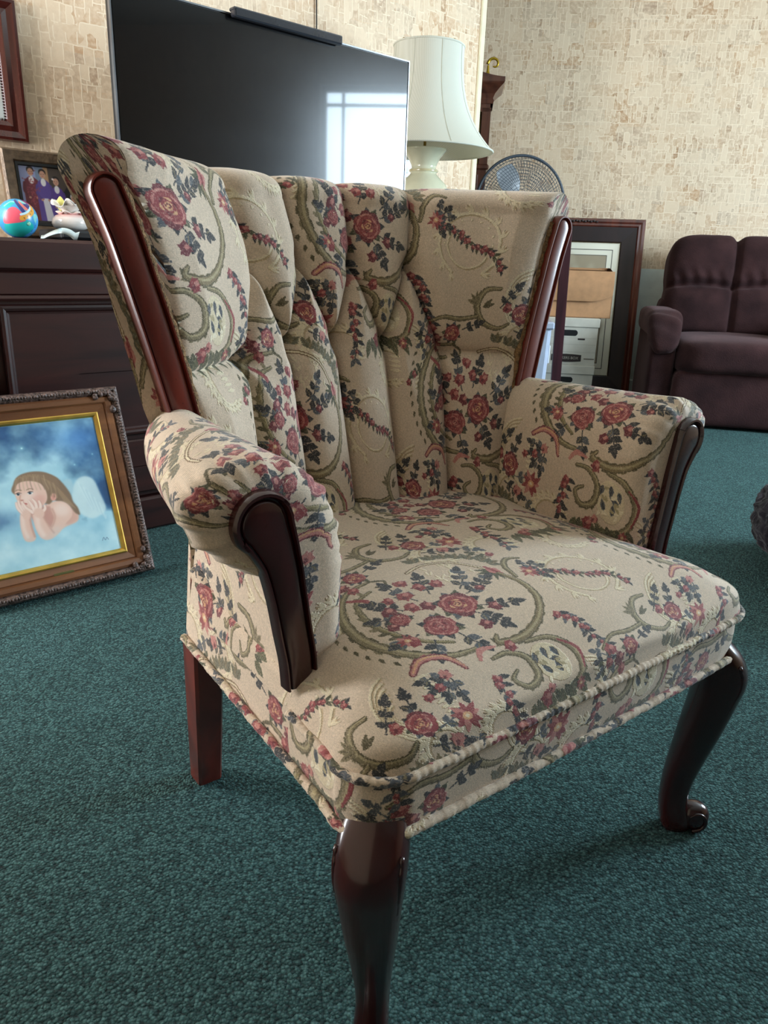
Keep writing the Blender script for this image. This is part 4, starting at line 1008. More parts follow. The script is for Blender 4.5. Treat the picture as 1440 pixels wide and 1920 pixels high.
for i_,p in enumerate(pts):
    u=i_/(len(pts)-1); wv=np.array([.004,.009*(1-u),.0035+.0065*u]); th_=np.array([0,.0006,.0006])
    p=np.array(p); p[2]=max(p[2],.0012+wv[2]); G.append([tuple(p-wv+th_),tuple(p+wv+th_),tuple(p+wv-th_),tuple(p-wv-th_)])
mb=MB(); mb.grid(G,cv=True); rb.location=LW(-.19,-.024,DZ); mb.build('band',plain('white_webbing',(214,226,224),.6),rb)

# lamp
M_SHADE=plain('lamp_linen',(222,224,210),.8,vary=.03,scale=60,bump=.15,bscale=300)
m,N,L,b=new_mat('lamp_linen_lining'); tc=N.new('ShaderNodeTexCoord'); wv=N.new('ShaderNodeTexWave'); wv.inputs['Scale'].default_value=60; L.new(tc.outputs['Object'],wv.inputs['Vector']); r=ramp(N,[(0,srgb(216,216,202)),(1,srgb(226,226,214))]); L.new(wv.outputs['Fac'],r.inputs['Fac']); L.new(r.outputs['Color'],b.inputs['Base Color']); setp(b,rough=.85,spec=.1); M_SHADE=m
tr=N.new('ShaderNodeBsdfTranslucent'); tr.inputs['Color'].default_value=srgb(226,222,204); ms=N.new('ShaderNodeMixShader'); ms.inputs['Fac'].default_value=.25; L.new(b.outputs[0],ms.inputs[1]); L.new(tr.outputs[0],ms.inputs[2]); L.new(ms.outputs[0],N['Material Output'].inputs['Surface'])
M_CER=plain('cream_ceramic',(214,212,184),.12,coat=.7,vary=.03)
la=thing('table_lamp','large table lamp with cream bell shade and ivory urn base beside the television','lamp',LW(1.425,-.365,DZ),ROTW)
mb=MB(); mb.lathe([(.001,0),(.075,0),(.078,.012),(.055,.025),(.045,.04),(.07,.07),(.105,.12),(.122,.18),(.118,.235),(.095,.285),(.060,.318),(.052,.328)],48); mb.build('urn',M_CER,la)
mb=MB(); mb.lathe([(.052,.326),(.058,.331),(.058,.340),(.050,.345),(.052,.356),(.066,.385),(.090,.412),(.092,.418),(.02,.418),(.001,.418)],48); mb.build('neck',M_CER,la)
mb=MB(); mb.lathe([(.0585,.331),(.0605,.3355),(.0585,.340)],48); mb.build('neck_ring',plain('ivory_ring',(196,186,148),.2,coat=.5),la)
mb=MB(); mb.tube([(0,0,.41),(0,0,.82)],.006,8); mb.tube([(-.14,0,.790),(.14,0,.790)],.0025,6); mb.tube([(0,-.14,.790),(0,.14,.790)],.0025,6); mb.build('harp',plain('brass_rod',(150,124,66),.3,metal=1),la)
SB0,SB1=.412,.786
def shp(t): # radius of bell: t 0 bottom..1 top
    return .140+.140*(1-t)**2.8
ZS=np.linspace(0,1,30); a=np.linspace(0,2*PI,128,endpoint=False)
def shade(o_):
    G=[]
    for t in ZS:
        k=1-.010*(1-np.abs(np.cos(a*4)))**.8
        G.append(np.stack([(shp(t)+o_)*k*np.cos(a),(shp(t)+o_)*k*np.sin(a),np.full(128,SB0+(SB1-SB0)*t)],1))
    return G
mb=MB(); mb.grid(shade(0),cv=True); G=shade(-.003); mb.grid(G,cv=True,flip=True); mb.build('lamp_shade',M_SHADE,la)
for nm,t in(('lower_trim',0.0),('upper_trim',1.0)):
    k=1-.010*(1-np.abs(np.cos(a*4)))**.8; mb=MB(); mb.tube(np.stack([(shp(t)-.001)*k*np.cos(a),(shp(t)-.001)*k*np.sin(a),np.full(128,SB0+(SB1-SB0)*t)],1),.004,8,closed=True); mb.build(nm,M_SHADE,la)
mb=MB()
for j in range(8):
    an=(j+.5)*PI/4; k=1-.010
    mb.tube([((shp(t)+.0006)*k*math.cos(an),(shp(t)+.0006)*k*math.sin(an),SB0+(SB1-SB0)*t) for t in ZS],.0012,5)
mb.build('panel_seams',plain('shade_seam',(200,200,184),.8),la)
mb=MB(); mb.lathe([(.001,.822),(.006,.819),(.008,.812),(.005,.806),(.004,.803),(.010,.800),(.001,.797)],16); mb.build('finial',plain('brass_finial',(170,140,74),.25,metal=1),la)

# hung frame, upper left
M_MAH=wood('polished_mahogany',(48,17,14),(78,32,26),rough=.2,coat=.6)
hw,hh=.50,.40
hf=thing('hung_frame','mahogany framed picture with beaded edge hanging on the wall above the dresser','picture frame',LW(-.279,WALL_E+.004,1.325),ROTW)
mb=MB(); mb.rings(hw,hh,[(0,.0),(0,-.018),(.004,-.026),(.012,-.026),(.03,-.018),(.045,-.020),(.058,-.013),(.062,-.006),(.062,-.001)]); mb.build('frame',M_MAH,hf,smooth=False)
mb=MB()
for i in range(2):
    n_=46 if i==0 else 34
    for s in(-1,1):
        for k in range(n_):
            q=-1+2*k/(n_-1); x=(q*(hw/2-.064) if i==0 else s*(hw/2-.064)); z=(s*(hh/2-.064) if i==0 else q*(hh/2-.064))
            P=superell(.0026,.0026,.0026,1,1,8,6); mb.grid(P+np.array([x,-.007,z]),cv=True)
mb.build('beading',plain('dark_bead',(40,26,22),.3),hf)
def pale_print():
    p=Painter(1.4,1.0,120,(196,204,202)); 
    for k in range(30): p.ell(RNG.uniform(0,1.4),RNG.uniform(0,1),RNG.uniform(.1,.3),RNG.uniform(.05,.15),RNG.uniform(0,180),[(206,212,208),(186,194,194),(206,190,178)][k%3],soft=.1,op=.5)
    return p.image('pale_landscape')
picture_plane('print',hw-.122,hh-.122,-.004,0,picture_mat('pale_print',pale_print(),.2),hf)
mb=MB(); mb.box(-hw/2+.004,hw/2-.004,-.002,.0035,-hh/2+.004,hh/2-.004); mb.build('backing',M_SATIN,hf,smooth=False)
# cord on the wall above the television and the outlet plate behind it
mb=MB(); s=np.linspace(0,1,20); x0=LW(1.125,WALL_E+.004); mb.tube([(x0[0]+.006*math.sin(q*5),x0[1],1.25+q*(CEIL-1.26)) for q in s],.0028,7)
tag(mb.build('hanging_cord',M_BLACK),'thin black cord running down the wallpaper behind the television','cord')
op=thing('outlet_plate','white outlet plate on the wall between television and lamp','outlet plate',LW(1.645,WALL_E+.001,1.235),ROTW)
mb=MB(); mb.box(-.038,.038,-.006,0,-.058,.058,.003); mb.build('plate',M_WF,op,smooth=False)
M_SOCK=plain('socket_white',(200,200,196),.4)
for z_ in(.026,-.026): mb=MB(); mb.box(-.015,.015,-.008,-.005,z_-.014,z_+.014,.003); mb.build('socket',M_SOCK,op,smooth=False)

# angel painting standing on the carpet ----------------------------------------
def angel_picture():
    w,h=1.0,1.18; p=Painter(w,h,420,(40,84,130)); H,W=p.H,p.W
    Y,X=np.meshgrid(np.linspace(0,h,H),np.linspace(0,w,W),indexing='ij')
    n=fbm(X*4+3,Y*4+1,5,2); n2=fbm(X*7+9,Y*7,4,5)
    sky=np.stack([.10+.10*n2,.22+.22*n2,.36+.30*n2],-1)
    halo=np.exp(-(((X-.32)/.40)**2+((Y-.66)/.34)**2)); low=1/(1+np.exp((Y-.36-.10*(n-.5)*4)*16))
    c=np.clip(halo*1.45+low*1.15+(n-.40)*2.2,0,1)[...,None]; cl=np.stack([.54+.24*n2,.74+.18*n2,.82+.13*n2],-1)
    p.C=sky*(1-c)+cl*c
    d=np.clip(np.exp(-((X-.1)/.16)**2-((Y-.42)/.07)**2),0,1)[...,None]*.6; p.C=p.C*(1-d)+np.array((.25,.40,.58))*d
    d=np.clip(np.exp(-((X-.82)/.2)**2-((Y-1.02)/.12)**2),0,1)[...,None]*.55; p.C=p.C*(1-d)+np.array((.25,.50,.80))*d
    for (x,y,r,o) in((.40,.985,.018,1),(.07,.905,.010,.9),(.11,.905,.008,.8),(.93,.86,.008,.9),(.77,.79,.009,.9),(.05,.50,.010,.9),(.04,.44,.008,.8)):
        p.ell(x,y,r*.4,r*.4,0,(170,236,238),soft=r*1.6,op=o); p.ell(x,y,r*.3,r*.3,0,(225,250,250))
    p.blur(2)
    p.px=420*.86; p.ox,p.oy=.11,.06
    wing=(206,228,230)
    p.poly([(.72,.40),(.70,.56),(.76,.69),(.85,.73),(.93,.68),(.965,.54),(.99,.38),(.93,.32),(.83,.30)],wing,soft=.02,op=.9,cm=True)
    p.poly([(.64,.66),(.66,.72),(.72,.72),(.73,.64),(.70,.58)],(176,208,216),soft=.02,op=.8,cm=True)
    for k in range(9): p.stroke([(.78+.02*k,.68-.03*k),(.82+.018*k,.52-.03*k),(.86+.014*k,.40-.012*k)],.012,(178,208,216) if k%2 else (214,234,236),soft=.01,op=.5)
    sk=(234,194,176); sh=(206,156,140); lt=(246,218,204)
    p.poly([(.44,.50),(.58,.53),(.68,.48),(.72,.38),(.70,.30),(.60,.27),(.50,.24),(.44,.34)],sk,soft=.012,cm=True)       # back and shoulder
    p.poly([(.60,.46),(.70,.42),(.71,.32),(.62,.28),(.58,.32)],sh,soft=.03,op=.6,cm=True)
    p.poly([(.40,.70),(.50,.80),(.59,.77),(.65,.68),(.69,.58),(.70,.50),(.73,.43),(.735,.36),(.70,.38),(.665,.44),(.60,.50),(.54,.54),(.50,.58),(.44,.60)],(132,108,88),soft=.012,cm=True)  # long hair
    p.poly([(.21,.66),(.22,.76),(.28,.83),(.40,.85),(.52,.82),(.60,.74),(.60,.62),(.52,.54),(.46,.52)],(140,114,92),soft=.010,cm=True)
    p.poly([(.22,.60),(.215,.68),(.24,.75),(.30,.77),(.40,.76),(.47,.69),(.48,.58),(.43,.51),(.34,.49),(.27,.50),(.235,.54)],sk,soft=.008,cm=True)       # face
    p.ell(.33,.60,.07,.06,0,lt,soft=.04,op=.8); p.ell(.40,.57,.06,.05,0,(222,160,146),soft=.04,op=.6)
    p.poly([(.22,.70),(.25,.80),(.36,.83),(.48,.80),(.52,.70),(.50,.64),(.46,.72),(.38,.76),(.30,.77),(.25,.75)],(152,124,100),soft=.008,cm=True)         # fringe
    for k in range(22):
        u=k/21; p.stroke([(.25+.22*u,.80-.012*u+.03*math.sin(PI*u)),(.44+.13*u,.80-.10*u),(.56+.09*u,.66-.10*u),(.62+.10*u,.52-.10*u)],.009,[(176,148,116),(116,92,74),(198,168,128),(140,112,88)][k%4],soft=.008,op=.5)
    for k in range(9): p.stroke([(.25+.03*k,.80),(.235+.032*k,.74),(.23+.035*k,.69-.004*k)],.008,[(176,148,118),(124,100,80),(200,172,136)][k%3],soft=.007,op=.55)
    p.ell(.535,.575,.026,.038,-15,(226,168,152),soft=.008); p.ell(.535,.573,.012,.022,-15,(202,136,122),soft=.01,op=.7)
    for k in range(5): p.stroke([(.50+.02*k,.74-.01*k),(.515+.016*k,.66),(.50+.022*k,.60-.012*k)],.012,[(140,114,92),(168,140,110)][k%2],soft=.008,op=.7)
    for x,y in((.245,.655),(.345,.65)): p.ell(x,y,.024,.013,4,(228,226,222),soft=.004); p.ell(x-.004,y+.001,.012,.013,0,(70,86,98)); p.ell(x-.004,y+.001,.006,.007,0,(26,30,36)); p.ell(x-.001,y+.006,.003,.003,0,(240,244,246)); p.stroke([(x-.022,y+.008),(x,y+.014),(x+.022,y+.006)],.006,(84,62,54),soft=.004); p.stroke([(x-.026,y+.034),(x,y+.042),(x+.028,y+.032)],.008,(150,118,96),soft=.006,op=.8)
    p.stroke([(.262,.66),(.246,.61),(.252,.595)],.010,(206,152,132),soft=.008,op=.8); p.ell(.262,.592,.012,.007,0,(190,120,108),soft=.006,op=.8)
    p.stroke([(.235,.556),(.262,.562),(.292,.552)],.012,(190,92,88),soft=.006)
    # chest in shade, upper arm, then forearms rising to the chin
    p.poly([(.30,.48),(.44,.50),(.56,.46),(.58,.34),(.48,.28),(.36,.32),(.31,.40)],(204,152,138),soft=.02,cm=True)
    p.poly([(.50,.52),(.60,.52),(.665,.45),(.66,.36),(.58,.29),(.52,.22),(.44,.18),(.40,.24),(.46,.30),(.50,.38),(.49,.46)],sk,soft=.010,cm=True)
    p.ell(.58,.44,.07,.06,-20,lt,soft=.05,op=.8); p.stroke([(.50,.46),(.51,.38),(.47,.30),(.42,.26)],.016,sh,soft=.014,op=.8)
    p.poly([(.24,.50),(.205,.40),(.20,.28),(.215,.205),(.265,.185),(.305,.21),(.300,.30),(.295,.40),(.31,.48)],sk,soft=.008,cm=True)
    p.stroke([(.235,.44),(.225,.33),(.24,.24)],.03,lt,soft=.02,op=.8); p.stroke([(.295,.44),(.292,.33),(.30,.23)],.018,sh,soft=.012,op=.9)
    p.poly([(.335,.48),(.318,.38),(.325,.28),(.35,.205),(.40,.172),(.46,.185),(.48,.235),(.445,.30),(.415,.38),(.41,.46)],sk,soft=.008,cm=True)
    p.stroke([(.36,.42),(.35,.32),(.375,.23)],.04,lt,soft=.025,op=.8); p.stroke([(.41,.40),(.44,.30),(.47,.23)],.016,sh,soft=.012,op=.7)
    for pts in([(.25,.46),(.215,.52),(.21,.575)],[(.265,.47),(.235,.54),(.232,.59)],[(.285,.47),(.262,.53),(.262,.575)],[(.33,.46),(.285,.51),(.268,.555)],[(.35,.47),(.335,.53),(.318,.575)],[(.37,.47),(.372,.54),(.352,.585)],[(.39,.46),(.41,.51),(.405,.555)],[(.40,.44),(.44,.47),(.445,.505)]):
        p.stroke(pts,[.036,.03,.022],sh,soft=.005); p.stroke(np.array(pts)+np.array([-.003,.003]),[.030,.024,.016],lt,soft=.005)
    p.ell(.38,.445,.045,.05,20,sk,soft=.012); p.ell(.27,.45,.035,.05,0,sk,soft=.012)
    p.px=420; p.ox=p.oy=0
    m=np.clip(1/(1+np.exp((Y-.215-.05*(n2-.5)*4)*30)),0,1)[...,None]*np.clip(1.2-np.abs(X-.5)*.4,0,1)[...,None]
    p.C=p.C*(1-m*.85)+np.stack([.58+.30*n2,.77+.2*n2,.83+.15*n2],-1)*m*.85
    p.blur(1)
    p.stroke([(.86,.10),(.875,.125),(.885,.10),(.90,.12),(.91,.10)],.006,(96,120,150),op=.7)
    return p.image('angel_painting')
AW,AH=.452,.488
lean=math.asin(.165/.49)
an=thing('angel_painting','painting of a child angel on clouds in a carved gilt-edged frame standing on the carpet','painting',LW(-.381,.327,.013),rot=(-lean,R(0),ROTW-R(2.0)*0))
M_BURL=wood('burl_wood',(92,56,36),(134,88,56),rough=.3,coat=.4,axis='X')
M_CARV=plain('carved_bronze',(92,74,68),.38,metal=.25,vary=.45,scale=120,bump=1.0,bscale=120)
M_GOLD=plain('gold_leaf',(206,170,84),.3,metal=.85,vary=.12)
cz=AH/2
mb=MB(); mb.rings(AW,AH,[(0,.034),(0,.004),(.004,-.004),(.012,-.007),(.018,-.003),(.022,.004)],cz); o=mb.build('carved_rim',M_CARV,an,smooth=False)
# carved relief: rows of small bosses round the rim
mb=MB()
def boss(x,z,rx,rz,h=.005): mb.grid(superell(rx,h,rz,.9,.9,10,6)+np.array([x,-.005,z]),cv=True)
for k in range(58):
    q=-1+2*k/57
    for s in(-1,1):
        boss(q*(AW/2-.03),cz+s*(AH/2-.011),.0034+.001*(k%3),.0052,.004)
        boss(s*(AW/2-.011),cz+q*(AH/2-.03),.0052,.0034+.001*(k%3),.004)
mb.build('rim_relief',M_CARV,an)
mb=MB(); mb.rings(AW-.044,AH-.044,[(0,.010),(0,.002),(.006,-.002),(.016,.0),(.020,.006),(.0225,.004),(.040,.010),(.044,.012)],cz); mb.build('frame',M_BURL,an,smooth=False)
mb=MB(); mb.rings(AW-.128,AH-.128,[(-.004,.012),(-.003,.006),(.0,.0045),(.005,.006),(.008,.010),(.010,.013)],cz); mb.build('gilt_slip',M_GOLD,an,smooth=False)
for sx in(-1,1):
    for sz in(-1,1):
        mb=MB()
        for k in range(16):
            t=RNG.uniform(0,1); arm=k%2; d=t*.055
            x=AW/2-.013-(d if arm else RNG.uniform(0,.014)); z=AH/2-.013-(RNG.uniform(0,.014) if arm else d)
            mb.grid(superell(RNG.uniform(.005,.009),.007,RNG.uniform(.005,.009),.9,.9,10,6)+np.array([sx*x,-.004,cz+sz*z]),cv=True)
        t=np.linspace(0,1,20); mb.tube([(sx*(AW/2-.018-.012*q*math.cos(7*q)),-.008,cz+sz*(AH/2-.018-.012*q*math.sin(7*q))) for q in t],.003,6)
        mb.build('corner_ornament',M_CARV,an)
picture_plane('canvas',AW-.146,AH-.146,.0115,cz,picture_mat('angel_canvas',angel_picture(),.35,.2),an)
mb=MB(); mb.box(-.026,.026,.004,.0095,.039,.049,.003); mb.build('name_plate',plain('tarnished_brass',(112,112,72),.35,metal=.8),an,smooth=False)
mb=MB(); mb.box(-AW/2+.02,AW/2-.02,.02,.033,.02,AH-.02); mb.build('backing',M_SATIN,an,smooth=False)
mb=MB(); mb.box(-.04,.04,.034,.042,AH*.55,AH*.95); z1=AH*.9
ca,sa=math.cos(lean),math.sin(lean)
# easel strut reaching back to the carpet
yb=.20; zb=-(0-yb*sa)/ca*1.0
zb=yb*math.tan(lean)
mb.add([(-.03,.040,z1),(.03,.040,z1),(.03,yb,zb),(-.03,yb,zb),(-.03,.047,z1),(.03,.047,z1),(.03,yb+.006,zb+.004),(-.03,yb+.006,zb+.004)],[(0,1,2,3),(7,6,5,4),(0,4,5,1),(2,6,7,3),(1,5,6,2),(3,7,4,0)])
mb.build('easel_back',M_SATIN,an,smooth=False)
# ---------------------------------------------------------------- far side of the room
# grandfather clock
M_CLK=wood('clock_walnut',(66,34,24),(108,62,44),rough=.35,coat=.3)
ck=thing('grandfather_clock','tall wooden grandfather clock with stepped crown behind the wall corner','clock',(.345,4.99,0),R(-5))
W2=.255
mb=MB(); mb.box(-.25,.25,-.13,.13,0,.12,.008); mb.box(-.235,.235,-.12,.12,.12,.44,.006); mb.box(-.25,.25,-.13,.13,.44,.475,.01); mb.build('base',M_CLK,ck,smooth=False)
mb=MB(); mb.box(-.20,-.15,-.11,.10,.475,1.30); mb.box(.15,.20,-.11,.10,.475,1.30); mb.box(-.15,.15,.08,.10,.475,1.30); mb.box(-.15,.15,-.11,.08,.475,.50); mb.box(-.15,.15,-.11,.08,1.27,1.30); mb.build('trunk',M_CLK,ck,smooth=False)
mb=MB(); mb.rings(.31,.78,[(0,-.108),(0,-.122),(.004,-.125),(.04,-.125),(.048,-.116),(.048,-.110)],.885); o=mb.build('door',M_CLK,ck,smooth=False)
m,N,L,b=new_mat('clock_glass'); setp(b,col=(.6,.64,.66,1),rough=.03,trans=.9,ior=1.45); M_GLASS=m
mb=MB(); mb.box(-.108,.108,-.117,-.114,.545,1.225); mb.build('glass',M_GLASS,o,smooth=False)
mb=MB(); mb.tube([(0,.02,1.25),(0,.02,.80)],.004,8); mb.lathe([(.001,-.004),(.055,-.002),(.055,.002),(.001,.004)],32,c=(0,.02,.74)); mb.build('pendulum',plain('clock_brass',(180,146,74),.25,metal=1),ck)
mb=MB(); mb.box(-.215,.215,-.12,.11,1.30,1.33,.008); mb.box(-.205,-.155,-.115,.10,1.33,1.62); mb.box(.155,.205,-.115,.10,1.33,1.62); mb.box(-.155,.155,.06,.10,1.33,1.62); mb.box(-.2,.2,-.115,.10,1.60,1.64); mb.build('hood',M_CLK,ck,smooth=False)
mb=MB(); mb.box(-.15,.15,.02,.03,1.34,1.60); o=mb.build('dial_plate',plain('dial_brass',(190,164,98),.35,metal=.7),ck,smooth=False)
mb=MB(); mb.lathe([(.135,0),(.135,.004),(.10,.006),(.10,0)],48); mb.build('chapter_ring',plain('dial_white',(226,222,206),.4),o,loc=(0,.02,1.47),rot=(PI/2,0,0))
mb=MB(); mb.add([(-.005,.008,1.46),(.005,.008,1.46),(.002,.008,1.545),(-.002,.008,1.545)],[(0,1,2,3)]); mb.add([(-.004,.007,1.466),(-.004,.007,1.474),(.09,.007,1.498),(.09,.007,1.494)],[(0,1,2,3)]); mb.build('hands',M_BLACK,o,smooth=False)
mb=MB()
prof=[(.215,1.64),(.218,1.655),(.212,1.668),(.222,1.69),(.245,1.715),(.268,1.735),(.272,1.742),(.272,1.765),(.250,1.768)]
G=[]
for (w,z) in prof:
    q=w-.215; G.append([(-w,-.12-q,z),(w,-.12-q,z),(w,.11+q,z),(-w,.11+q,z)])
mb.grid(G,cv=True); mb.F.append((len(mb.V)-4,len(mb.V)-3,len(mb.V)-2,len(mb.V)-1)); mb.M.append(0)
mb.build('crown_moulding',M_CLK,ck,smooth=False)
mb=MB(); xs=np.linspace(-.26,.26,60); top=1.768+.055*np.exp(-((np.abs(xs)-.0)/.16)**2)+.004
mb.poly_extrude([(xs[0],1.766)]+[(xs[-1],1.766)]+[(x,z) for x,z in zip(xs[::-1],top[::-1])],-.125,-.10); mb.build('pediment',M_CLK,ck,smooth=False)
mb=MB(); s=np.linspace(0,1,40); an_=s*5.2; rr=.038*(1-.75*s)
og=thing('brass_ornament','curled yellow brass ornament standing on top of the grandfather clock','ornament',(.53,4.88,1.79),R(-5))
mb.tube([(.0+.030-r_*math.cos(q),0,.045+r_*math.sin(q)) for q,r_ in zip(an_,rr)],.009*(1-.55*s),8); mb.lathe([(.001,-.03),(.028,-.028),(.026,-.02),(.012,-.014),(.008,0),(.006,.03)],20,c=(-.004,0,.01)); mb.V=[(v[0],v[1],v[2]+.02) for v in mb.V]
mb.build('scroll',plain('yellow_brass',(190,158,50),.3,metal=.8),og); og.location=(.515,4.905,1.835)

for ch in ck.children_recursive:
    for v in ch.data.vertices: v.co.z*=1.03 if ch.name.split('.')[0] not in('chapter_ring',) else 1
    if ch.name.startswith('chapter_ring'): ch.location.z*=1.03
# pedestal fan
M_FANW=plain('fan_grey',(70,78,88),.35,metal=.3,vary=.05); M_FAND=plain('fan_dark',(48,50,56),.4,vary=.05)
FZ=1.135
fn=thing('pedestal_fan','grey pedestal fan with round wire grille behind the armchair','fan',(.722,4.655,0),R(8))
mb=MB(); mb.lathe([(.001,0),(.13,0),(.134,.01),(.125,.022),(.05,.045),(.022,.06),(.018,.09)],40); mb.build('base',M_FAND,fn)
mb=MB(); mb.tube([(0,.06,.05),(0,.06,.6)],.016,14); mb.tube([(0,.06,.6),(0,.06,FZ-.10)],.012,14); mb.tube([(0,.06,.585),(0,.06,.63)],.022,14); mb.build('pole',M_FANW,fn)
mb=MB(); mb.lathe([(.001,-.09),(.045,-.088),(.06,-.06),(.062,.02),(.05,.06),(.001,.07)],28); mb.build('motor',M_FAND,fn,loc=(0,.10,FZ),rot=(PI/2,0,0))
mb=MB(); mb.box(-.02,.02,.05,.07,FZ-.12,FZ-.04,.004); mb.build('bracket',M_FAND,fn,smooth=False)
FR=.262
def grille(front):
    mb=MB(); a=np.linspace(0,2*PI,72,endpoint=False); sg=-1 if front else 1
    dep=lambda r: sg*.055*(1-(r/FR)**2.6)
    for r_ in [.05+.0162*k for k in range(13)]:
        mb.tube([(r_*math.cos(q),dep(r_),r_*math.sin(q)) for q in a],.0013,5,closed=True)
    for k in range(84):
        q=2*PI*k/84; tw=.25
        mb.tube([(r_*math.cos(q+tw*(r_/FR)),dep(r_),r_*math.sin(q+tw*(r_/FR))) for r_ in np.linspace(.045 if k%3==0 else .12,FR-.002,9)],.0011,5,cap=False)
    if front: mb.lathe([(.001,.0),(.04,.0),(.045,.006),(.04,.012),(.001,.014)],28)
    return mb
o=grille(True); cap=[]
g=o; mbf=MB()
# hub disc of the lathe faces the front
nV=len(g.V); k0=nV-28*5
g.V=g.V[:k0]+[(v[0],-.055-v[2],v[1]) for v in g.V[k0:]]
g.build('front_grille',M_FANW,fn,loc=(0,-.03,FZ)); grille(False).build('rear_grille',M_FANW,fn,loc=(0,.03,FZ))
mb=MB(); mb.tube([(FR*math.cos(q),0,FR*math.sin(q)) for q in np.linspace(0,2*PI,80,endpoint=False)],.008,8,closed=True)
mb.build('rim',M_FANW,fn,loc=(0,0,FZ))
for k in range(3):
    mb=MB(); G=[]
    for r_ in np.linspace(.03,.23,12):
        wd=.35+.75*math.sin(PI*min(1,(r_-.02)/.225)**.8)*.8
        G.append([(r_*math.cos(k*2*PI/3+wd*(q-.5)),.028*(q-.5)*-1,r_*math.sin(k*2*PI/3+wd*(q-.5))) for q in np.linspace(0,1,8)])
    G=np.array(G); mb.grid(G); mb.grid(G+np.array([0,.003,0]),flip=True); mb.build('blade',plain('fan_blade',(120,126,132),.3),fn,loc=(0,0,FZ))

# leaning framed picture
M_FR=wood('picture_mahogany',(62,26,20),(104,50,36),rough=.3,coat=.4); M_FRD=wood('picture_ebony',(26,16,16),(44,28,26),rough=.4,coat=.2)
PW,PH=.78,1.10
def lean_rot(l,z): return (-l,0,z)
lp=thing('leaning_picture','large mahogany framed print with wide pale mat leaning on the far wall behind the boxes','picture frame',(1.160,4.865,.012),rot=(-R(8),0,R(-5)))
mb=MB(); mb.rings(PW,PH,[(0,.03),(0,-.004),(.006,-.012),(.020,-.014),(.030,-.008),(.042,-.010),(.050,-.002)],PH/2); mb.build('frame',M_FR,lp,smooth=False)
mb=MB(); mb.rings(PW-.098,PH-.098,[(0,.004),(0,-.004),(.085,.006),(.090,.010)],PH/2); mb.build('inner_frame',M_FRD,lp,smooth=False)
mb=MB()
for s in(-1,1):
    for k in range(52): q=-1+2*k/51; mb.grid(superell(.0032,.0032,.0032,1,1,6,5)+np.array([q*(PW/2-.142),.004,PH/2+s*(PH/2-.142)]),cv=True)
    for k in range(74): q=-1+2*k/73; mb.grid(superell(.0032,.0032,.0032,1,1,6,5)+np.array([s*(PW/2-.142),.004,PH/2+q*(PH/2-.142)]),cv=True)
mb.build('beading',plain('gilt_bead',(120,100,66),.35,metal=.6),lp)
mb=MB()
for k in range(11): mb.grid(superell(.009,.006,.007,.8,.8,10,6)+np.array([-.09+.018*k,-.014,PH-.022+(k%2)*.004]),cv=True)
mb.build('crest_carving',M_FRD,lp)
mw,mh=PW-.285,PH-.285
def print_image():
    p=Painter(mw*10,mh*10,70,(226,222,204)); w,h=mw*10,mh*10
    p.poly([(.42,.42),(w-.42,.42),(w-.42,h-.42),(.42,h-.42)],(60,56,50)); p.poly([(.44,.44),(w-.44,.44),(w-.44,h-.44),(.44,h-.44)],(220,216,198))
    p.poly([(.74,.74),(w-.74,.74),(w-.74,h-.74),(.74,h-.74)],(50,48,44)); p.poly([(.77,.77),(w-.77,.77),(w-.77,h-.77),(.77,h-.77)],(150,138,116))
    for k in range(60): p.ell(RNG.uniform(.9,w-.9),RNG.uniform(.9,h-.9),RNG.uniform(.1,.4),RNG.uniform(.15,.7),RNG.uniform(-20,20),[(176,166,142),(120,106,86),(196,188,166),(98,84,66)][k%4],soft=.2,op=.5)
    p.poly([(0,0),(w,0),(w,.44),(0,.44)],(220,216,198)); p.poly([(0,0),(.44,0),(.44,h),(0,h)],(220,216,198)); p.poly([(w-.42,0),(w,0),(w,h),(w-.42,h)],(226,222,204)); p.poly([(0,h-.42),(w,h-.42),(w,h),(0,h)],(226,222,204))
    p.stroke([(.42,.42),(w-.42,.42),(w-.42,h-.42),(.42,h-.42),(.42,.42)],.035,(60,56,50),cm=False)
    return p.image('matted_print')
picture_plane('print',mw,mh,.009,PH/2,picture_mat('matted_print',print_image(),.12,.5),lp)
mb=MB(); mb.box(-PW/2+.02,PW/2-.02,.014,.028,.02,PH-.02); mb.build('backing',M_SATIN,lp,smooth=False)

# storage boxes
M_CARD=plain('white_cardboard',(196,190,176),.7,vary=.03); M_KRAFT=plain('kraft_cardboard',(178,132,92),.75,vary=.05,scale=30); M_HOLE=plain('handle_hole',(14,13,14),.9)
BR_=R(-6)
def text_obj(body,size,mat,parent,loc,rot):
    cu=bpy.data.curves.new('lettering','FONT'); cu.body=body; cu.size=size; cu.align_x='CENTER'; cu.align_y='CENTER'; cu.extrude=.0004; cu.materials.append(mat)
    o0=bpy.data.objects.new('tmp',cu); COL.objects.link(o0); bpy.context.view_layer.update(); me=bpy.data.meshes.new_from_object(o0.evaluated_get(bpy.context.evaluated_depsgraph_get())); bpy.data.objects.remove(o0); bpy.data.curves.remove(cu)
    o=bpy.data.objects.new('lettering',me); COL.objects.link(o); o.parent=parent; o.location=loc; o.rotation_euler=rot; return o
M_LABEL=plain('label_dark',(42,30,26),.6); M_LET=plain('label_light',(176,168,156),.6)
